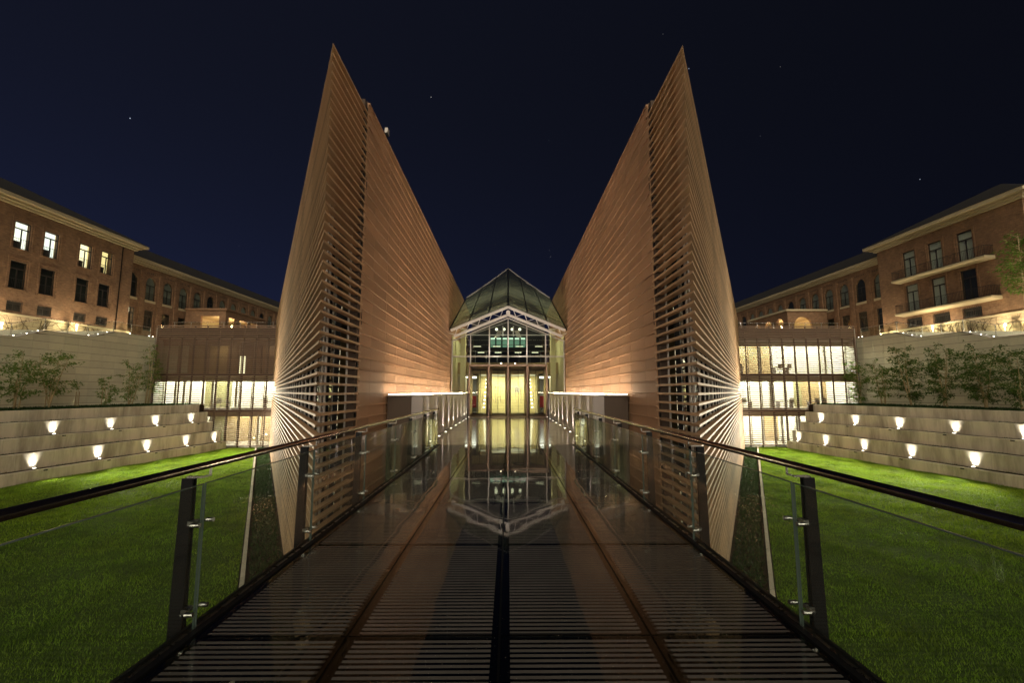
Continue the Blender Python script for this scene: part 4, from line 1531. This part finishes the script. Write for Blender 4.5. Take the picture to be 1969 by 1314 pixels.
def near_wing(s, side):
    XF, Y1, ZT = 44.0, 52.0, 18.1
    Y0 = 20.0 if s < 0 else 36.7
    desc = '%s brick building with cream cornice and %s' % (side, 'four tall lit upper windows' if s < 0 else 'two rows of iron balconies')
    o = thing('brick_building', (s * 48, (Y0 + Y1) / 2, 5.5), desc, 'building', 'brick buildings above the terraces')
    ops = []
    wins = []
    if s < 0:
        for q, y in enumerate((29.4, 32.8, 36.0, 40.0, 42.6, 46.15, 48.65)):
            wins.append((y - 0.7, y + 0.7, 14.4, 16.9, 'lit' if y > 39 else 'dim', lit_mats[(q - 3) % 4]))
            wins.append((y - 0.7, y + 0.7, 10.75, 13.25, 'dim', None))
            wins.append((y - 0.65, y + 0.65, 8.75, 9.6, 'grille', None))
    else:
        for q, y in enumerate((41.85, 44.9, 47.95)):
            wins.append((y - 0.75, y + 0.75, 14.0, 17.0, 'curtain', None))
            wins.append((y - 0.75, y + 0.75, 10.25, 13.25, 'curtain' if q else 'dim', None))
            wins.append((y - 0.9, y + 0.9, 8.62, 9.55, 'grille', None))
    ops = [(a, c, z0, z1, False) for a, c, z0, z1, _, _ in wins]
    b = MB()
    wall_open(b, s, XF, 0.45, Y0, Y1, 8.5, ZT, ops)
    b.box(s * (XF + 0.45), s * 58, Y1 - 0.45, Y1, 8.5, ZT)
    b.box(s * (XF + 0.45), s * 58, Y0, Y0 + 0.45, 8.5, ZT)
    b.box(s * 57.6, s * 58, Y0 + 0.45, Y1 - 0.45, 8.5, ZT)
    b.build('wall', M['brick'], o)
    b = MB()
    b.box(s * (XF - 0.12), s * (XF + 0.4), Y0 - 0.1, Y1 + 0.1, 5.2, 8.3)
    b.build('plinth', M['rubble'], o)
    b = MB()
    b.box(s * (XF - 0.2), s * (XF + 0.4), Y0 - 0.15, Y1 + 0.15, 8.302, 8.498)
    b.build('plinth_coping', M['cream'], o)
    b = MB()
    cornice(b, s, XF, Y0, Y1, ZT, 0.95, True)
    b.build('cornice', M['cream'], o)
    # raised brick surrounds
    for a, c, z0, z1, st, _ in wins:
        if st == 'grille':
            continue
        b = MB()
        w = 0.14
        b.box(s * (XF - 0.05), s * (XF - 0.002), a - w - 0.12, a - w, z0 - 0.15, z1 + 0.35)
        b.box(s * (XF - 0.05), s * (XF - 0.002), c + w, c + w + 0.12, z0 - 0.15, z1 + 0.35)
        b.box(s * (XF - 0.05), s * (XF - 0.002), a - w, c + w, z1 + 0.23, z1 + 0.35)
        b.box(s * (XF - 0.07), s * (XF + 0.2), a - 0.1, c + 0.1, z0 - 0.1, z0 - 0.002)
        b.build('surround', M['brick'], o)
    for a, c, z0, z1, st, lm in wins:
        if st == 'grille':
            w = window(o, s, XF, a, c, z0, z1, 'dim', rail=False)
            g = MB()
            n = 11
            for k in range(n):
                y = a + (c - a) * (k + 0.5) / n
                g.box(s * (XF - 0.06), s * (XF - 0.04), y - 0.012, y + 0.012, z0 - 0.05, z1 + 0.08)
            g.box(s * (XF - 0.055), s * (XF - 0.045), a, c, z0 + 0.1, z0 + 0.13)
            g.box(s * (XF - 0.055), s * (XF - 0.045), a, c, z1 - 0.13, z1 - 0.1)
            g.build('grille', M['frame'], w)
        else:
            window(o, s, XF, a, c, z0, z1, st, rail=(s < 0), lit=lm)
    if s > 0:
        for zf, ya, yb in ((13.9, 39.3, 49.3), (10.15, 39.1, 49.2)):
            bl = MB().prism([(XF - 1.0, zf - 0.13), (XF - 0.95, zf - 0.2), (XF - 0.003, zf - 0.32), (XF - 0.003, zf), (XF - 1.0, zf)], 'y', ya, yb)
            bl = bl.build('balcony', M['cream'], o)
            g = MB()
            xr = XF - 0.93
            for z in (zf + 0.06, zf + 0.95):
                g.box(s * xr, s * (xr + 0.03), ya + 0.05, yb - 0.05, z, z + 0.035)
                for y in (ya + 0.05, yb - 0.08):
                    g.box(s * (xr + 0.03), s * (XF - 0.003), y, y + 0.03, z, z + 0.035)
            n = int((yb - ya) / 0.14)
            for k in range(n + 1):
                y = ya + 0.06 + (yb - ya - 0.12) * k / n
                g.box(s * (xr + 0.006), s * (xr + 0.024), y - 0.009, y + 0.009, zf + 0.003, zf + 0.95)
            for k in range(6):
                for y in (ya + 0.065, yb - 0.065):
                    x = xr + 0.1 + 0.14 * k
                    g.box(s * x, s * (x + 0.018), y - 0.009, y + 0.009, zf + 0.003, zf + 0.95)
            g.build('balcony_rail', M['iron'], bl)
        MB().box(s * (XF - 0.012), s * (XF - 0.002), 50.0, 50.45, 9.25, 9.55).build('vent', M['frame'], o)
    else:
        MB().tube([(s * (XF - 0.06), 50.4, 5.6), (s * (XF - 0.06), 50.4, 18.0)], 0.05, 8).build('downpipe', M['rust'], o)
    # hipped slate roof
    ez, xo, xr = ZT + 0.72, XF - 1.0, 51.0
    rz = ez + 4.2
    hx = 58.6
    A, B_, C_, D_ = (s * xo, Y0 - 1.0, ez), (s * xo, Y1 + 1.0, ez), (s * hx, Y1 + 1.0, ez), (s * hx, Y0 - 1.0, ez)
    E, F = (s * xr, Y0 + 7.5 if s > 0 else Y0 + 6, rz), (s * xr, Y1 - 7, rz)
    fs = [(0, 1, 5, 4), (1, 2, 5), (2, 3, 4, 5), (3, 0, 4), (3, 2, 1, 0)]
    if s < 0:
        fs = [f[::-1] for f in fs]
    MB().add([A, B_, C_, D_, E, F], fs).build('roof', M['slate'], o)
    return o


def long_wing(s, side):
    XF, Y0, Y1, ZT = 45.9, 52.5, 112.0, 17.35
    o = thing('brick_building', (s * 50, 80, 5.5), 'long %s brick wing with a row of arched windows receding behind the louvred office' % side, 'building', 'brick buildings above the terraces')
    cen = [54.4 + 2.92 * k for k in range(19)]
    ops = []
    for y in cen:
        ops.append((y - 0.82, y + 0.82, 13.2, 16.2, True))
        ops.append((y - 0.72, y + 0.72, 9.3, 11.9, False))
    b = MB()
    wall_open(b, s, XF, 0.5, Y0 + 0.01, Y1, 6.5, ZT, ops)
    for k in range(20):
        y = 54.4 - 1.46 + 2.92 * k
        b.box(s * (XF - 0.16), s * (XF - 0.001), y - 0.30, y + 0.30, 6.5, 16.75)
    b.box(s * (XF + 0.5), s * 58, Y1 - 0.4, Y1, 6.5, ZT)
    b.box(s * 57.6, s * 58, Y0, Y1 - 0.4, 6.5, ZT)
    b.build('wall', M['brick'], o)
    b = MB()
    for y in cen:
        for k in range(6):
            yy = y - 0.75 + 0.3 * k
            b.box(s * (XF - 0.03), s * (XF - 0.002), yy - 0.055, yy + 0.055, 16.62, 16.75)
    b.build('dentils', M['frame'], o, kind='stuff')
    b = MB()
    cornice(b, s, XF, Y0 + 0.02, Y1, ZT, 0.75)
    b.build('cornice', M['cream'], o)
    for k, y in enumerate(cen):
        st = 'curtain' if (k * 7 + (0 if s < 0 else 3)) % 5 else 'dim'
        window(o, s, XF, y - 0.82, y + 0.82, 13.2, 16.2, st, arch=True)
        sill = MB().box(s * (XF - 0.06), s * (XF + 0.2), y - 0.85, y + 0.85, 12.9, 13.19).build('sill', M['cream'], o)
        lit = s < 0 and k == 0
        window(o, s, XF, y - 0.72, y + 0.72, 9.3, 11.9, 'lit' if lit else 'dim', lit=lit_mats[0])
    ez = ZT + 0.72
    b = MB()
    b.prism([(s * (XF - 0.8), ez), (s * 58.6, ez), (s * 52.4, 22.0)], 'y', Y0 + 0.6, Y1 + 0.8)
    b.build('roof', M['slate'], o)
    return o


for s, side in SIDES:
    near_wing(s, side)
    long_wing(s, side)
    # bare creeper on the stone plinth
    b = MB()
    r = random.Random(11 + s)
    for k in range(46):
        y = (24 if s < 0 else 37.6) + (51.5 - (24 if s < 0 else 37.6)) * r.random()
        z = ramp_z(min(y, 47)) + 0.05
        ang = math.pi / 2 + r.uniform(-0.7, 0.7)
        p = [(s * 43.85, y, z)]
        for j in range(9):
            ang += r.uniform(-0.5, 0.5)
            y += math.cos(ang) * 0.3
            z = min(z + abs(math.sin(ang)) * 0.28, 8.28)
            p.append((s * (43.85 + r.uniform(-0.03, 0.02)), y, z))
        b.tube(p, [0.028 - 0.0024 * j for j in range(10)], 4, cap=False)
    c = b.build('creeper', M['twig'], None)
    tag(c, 'bare creeper stems spread over the stone plinth of the %s brick building' % side, 'creeper', None, 'stuff')

# porches in front of the long wings
def porch(s, side):
    X0, X1, Y0, Y1, Z0_, Z1_ = 40.0, 45.7, 63.5, 73.6, 7.2, 13.1
    arch = s > 0
    o = thing('porch', (s * 43, 68, 7.2), ('brick porch with round arches lit warm inside, before the right long wing' if arch else 'brick porch with square openings lit warm inside, before the left long wing'), 'porch')
    b = MB()
    ops = [(y - 0.95, y + 0.95, 8.2, 12.3 if arch else 12.2, arch) for y in ((65.5, 68.4, 71.4) if arch else (65.2, 67.9, 70.7))]
    wall_open(b, s, X0, 0.4, Y0, Y1, Z0_, Z1_, ops)
    # side wall facing the camera with one wide opening
    a, c, za = 40.9, 43.5, 12.3
    b.box(s * (X0 + 0.4), s * a, Y0, Y0 + 0.4, Z0_, Z1_)
    b.box(s * c, s * X1, Y0, Y0 + 0.4, Z0_, Z1_)
    b.box(s * a, s * c, Y0, Y0 + 0.4, za, Z1_)
    if arch:
        r = (c - a) / 2
        cx, cz = (a + c) / 2, za - r
        arc = [(cx + r * math.cos(math.pi * k / 12), cz + r * math.sin(math.pi * k / 12)) for k in range(13)]
        for k in range(12):
            (p0, q0), (p1, q1) = arc[k], arc[k + 1]
            b.prism([(s * p0, q0), (s * p1, q1), (s * p1, za + 0.001), (s * p0, za + 0.001)], 'y', Y0, Y0 + 0.4)
    b.box(s * (X0 + 0.4), s * X1, Y1 - 0.4, Y1, Z0_, Z1_)
    b.build('wall', M['brick'], o)
    MB().box(s * (X0 + 0.4), s * X1, Y0 + 0.4, Y1 - 0.4, 12.5, 12.7).build('ceiling', M['cream'], o)
    MB().box(s * (X1 - 0.12), s * (X1 - 0.02), Y0 + 0.4, Y1 - 0.4, Z0_, 12.5).build('back_panel', M['cream'], o)
    b = MB()
    b.box(s * (X0 - 0.25), s * X1, Y0 - 0.25, Y1 + 0.25, Z1_, Z1_ + 0.25)
    b.build('roof', M['cream'] if arch else M['brick'], o)
    for q, y in enumerate((66.6, 69.6)):
        l = thing('porch_lamp', (s * 40.9, y, 11.2), 'bright hanging lamp inside the %s porch, %s' % (side, 'nearer one' if q == 0 else 'farther one'), 'lamp', 'hanging lamps in the porches')
        MB().ball((s * 40.9, y, 11.25), 0.16, 10, 6).build('globe', M['warm_lamp'], l)
        MB().tube([(s * 40.9, y, 11.4), (s * 40.9, y, 12.5)], 0.015, 6).build('cord', M['iron'], l)
        lamp('POINT', 'porch_bulb', (s * 41.6, y, 11.2), 330, (1.0, 0.66, 0.32), l, 0.15)
    return o


for s, side in SIDES:
    porch(s, side)

# ------------------------------------------------------------------ young trees in the planters
def leaves_mesh(name, cen, dirs, size, mat):
    n = len(cen)
    cen = np.asarray(cen)
    d = np.asarray(dirs)
    d = d / np.linalg.norm(d, axis=1)[:, None]
    up = rng.normal(0, 1, (n, 3))
    w = np.cross(d, up)
    w /= np.linalg.norm(w, axis=1)[:, None] + 1e-9
    L_ = size * rng.uniform(0.6, 1.3, n)[:, None]
    V = np.zeros((n, 4, 3))
    V[:, 0] = cen
    V[:, 1] = cen + d * L_ * 0.45 + w * L_ * 0.2
    V[:, 2] = cen + d * L_ - np.array([0, 0, 0.15]) * L_
    V[:, 3] = cen + d * L_ * 0.45 - w * L_ * 0.2
    me = bpy.data.meshes.new(name)
    me.vertices.add(4 * n)
    me.vertices.foreach_set('co', V.reshape(-1))
    me.loops.add(4 * n)
    me.loops.foreach_set('vertex_index', np.arange(4 * n))
    me.polygons.add(n)
    me.polygons.foreach_set('loop_start', np.arange(0, 4 * n, 4))
    me.update(calc_edges=True)
    me.materials.append(mat)
    return me


def young_tree(x, y, z, h, spread, stems, nl, seed, label, mat='leaf', stake=0, low=0.15, name='young_tree', cat='tree', group='young trees in the planters', leaf=0.18):
    r = random.Random(seed)
    t = thing(name, (x, y, z), label, cat, group)
    b = MB()
    cen, dirs = [], []
    for k in range(stems):
        a = r.uniform(0, 2 * math.pi)
        lean = r.uniform(0.04, 0.20) * h * (0.5 + spread * 0.4)
        hh = h * r.uniform(0.72, 1.0) if k else h
        base = Vector((x + 0.16 * r.uniform(-1, 1), y + 0.16 * r.uniform(-1, 1), z - 0.03))
        tip = base + Vector((math.cos(a) * lean, math.sin(a) * lean, hh))
        pts = []
        for i in range(9):
            f = i / 8
            p = base.lerp(tip, f) + Vector((math.sin(f * 3 + seed + k), math.cos(f * 2.6 + k), 0)) * 0.07 * h * f * (0.35)
            pts.append(p)
        r0 = 0.012 * h
        b.tube(pts, [r0 * (1 - 0.85 * i / 8) for i in range(9)], 6)
        nb = int(10 + 5 * h / 3)
        for i in range(nb):
            f = low + (0.97 - low) * (i + r.random()) / nb
            j = min(int(f * 8), 7)
            p = pts[j].lerp(pts[j + 1], f * 8 - j)
            ba = r.uniform(0, 2 * math.pi)
            ln = spread * (0.35 + 0.65 * math.sin(math.pi * min(1, (1 - f) * 0.85 + 0.12))) * r.uniform(0.5, 1.0)
            rise = r.uniform(-0.05, 0.55)
            q = p + Vector((math.cos(ba) * ln, math.sin(ba) * ln, rise * ln))
            mid = p.lerp(q, 0.5) + Vector((0, 0, 0.08 * ln))
            b.tube([p, mid, q], [r0 * 0.35, r0 * 0.22, r0 * 0.08], 4, cap=False)
            nlv = max(4, int((1.4 if mat == 'leaf' else 1.75) * nl / (stems * nb)))
            for _ in range(nlv):
                f2 = 0.2 + 0.85 * r.random()
                c = (p.lerp(mid, f2 * 2) if f2 < 0.5 else mid.lerp(q, (f2 - 0.5) * 2))
                sc = 0.09 * spread
                c = c + Vector((r.gauss(0, sc), r.gauss(0, sc), r.gauss(0, sc * 0.8)))
                cen.append(tuple(c - Vector((x, y, z))))
                dirs.append((math.cos(ba) + r.gauss(0, 0.8), math.sin(ba) + r.gauss(0, 0.8), r.gauss(-0.25, 0.5)))
    b.build('trunk', M['bark'], t, smooth=True)
    lm = leaves_mesh('crown', cen, dirs, leaf, M[mat])
    piece(lm, 'crown', t, (x, y, z))
    for k in range(stake):
        xx = x + 0.25 * (k - 0.5)
        MB().tube([(xx, y - 0.12, z - 0.05), (xx, y - 0.12, z + min(2.1, h * 0.62))], 0.03, 6).build('stake', M['stake'], t)
    return t


PZ = 0.3
young_tree(-35.0, 30.6, PZ, 3.6, 1.2, 3, 900, 1, 'leafy young tree cut by the left edge of the picture, in the left planter', low=0.1)
young_tree(-34.8, 32.6, PZ, 4.3, 1.15, 3, 850, 2, 'tall loose young tree with two pale trunks near the left picture edge', stake=1, low=0.2)
young_tree(-35.0, 35.0, PZ, 4.5, 1.35, 3, 1100, 3, 'broad young tree with a long bare shoot in the left planter', stake=2, low=0.25)
young_tree(-35.2, 37.6, PZ, 2.1, 0.45, 1, 70, 4, 'stunted sapling between two stakes in the left planter', stake=2, low=0.7)
young_tree(-35.2, 40.0, PZ, 2.7, 0.8, 2, 480, 5, 'short bushy sapling with one stake in the left planter', stake=1, low=0.1)
young_tree(-35.0, 42.4, PZ, 4.3, 1.1, 3, 850, 6, 'slender young tree at the far end of the left planter', low=0.15)
young_tree(-36.0, 45.6, PZ, 6.2, 0.8, 3, 750, 7, 'tall thin climber against the corner of the left louvred office', low=0.25, group=None)
young_tree(35.4, 45.3, PZ, 4.6, 1.2, 3, 1300, 8, 'airy young tree beside the right louvred office', low=0.08)
young_tree(35.2, 42.3, PZ, 4.3, 1.1, 3, 1000, 9, 'narrow young tree, second from the right office', low=0.2)
young_tree(35.0, 39.3, PZ, 5.2, 1.45, 3, 1700, 10, 'tallest dense young tree in the right planter', 'leaf_dark', low=0.12)
young_tree(34.9, 36.0, PZ, 5.0, 1.5, 3, 1800, 11, 'dense spreading young tree with a leaning pale trunk in the right planter', 'leaf_dark', low=0.12)
young_tree(34.9, 33.0, PZ, 4.6, 1.5, 3, 1800, 12, 'dense young tree with several pale trunks near the right picture edge', 'leaf_dark', low=0.15)
young_tree(35.0, 30.6, PZ, 4.4, 1.4, 3, 1500, 13, 'dark young tree cut by the right edge of the picture', 'leaf_dark', low=0.1)
young_tree(42.2, 35.8, 5.7, 9.3, 1.7, 2, 1700, 14, 'leafy tree overhanging the right edge of the picture before the brick facade', 'leaf', low=0.52, name='street_tree', group=None, leaf=0.24)
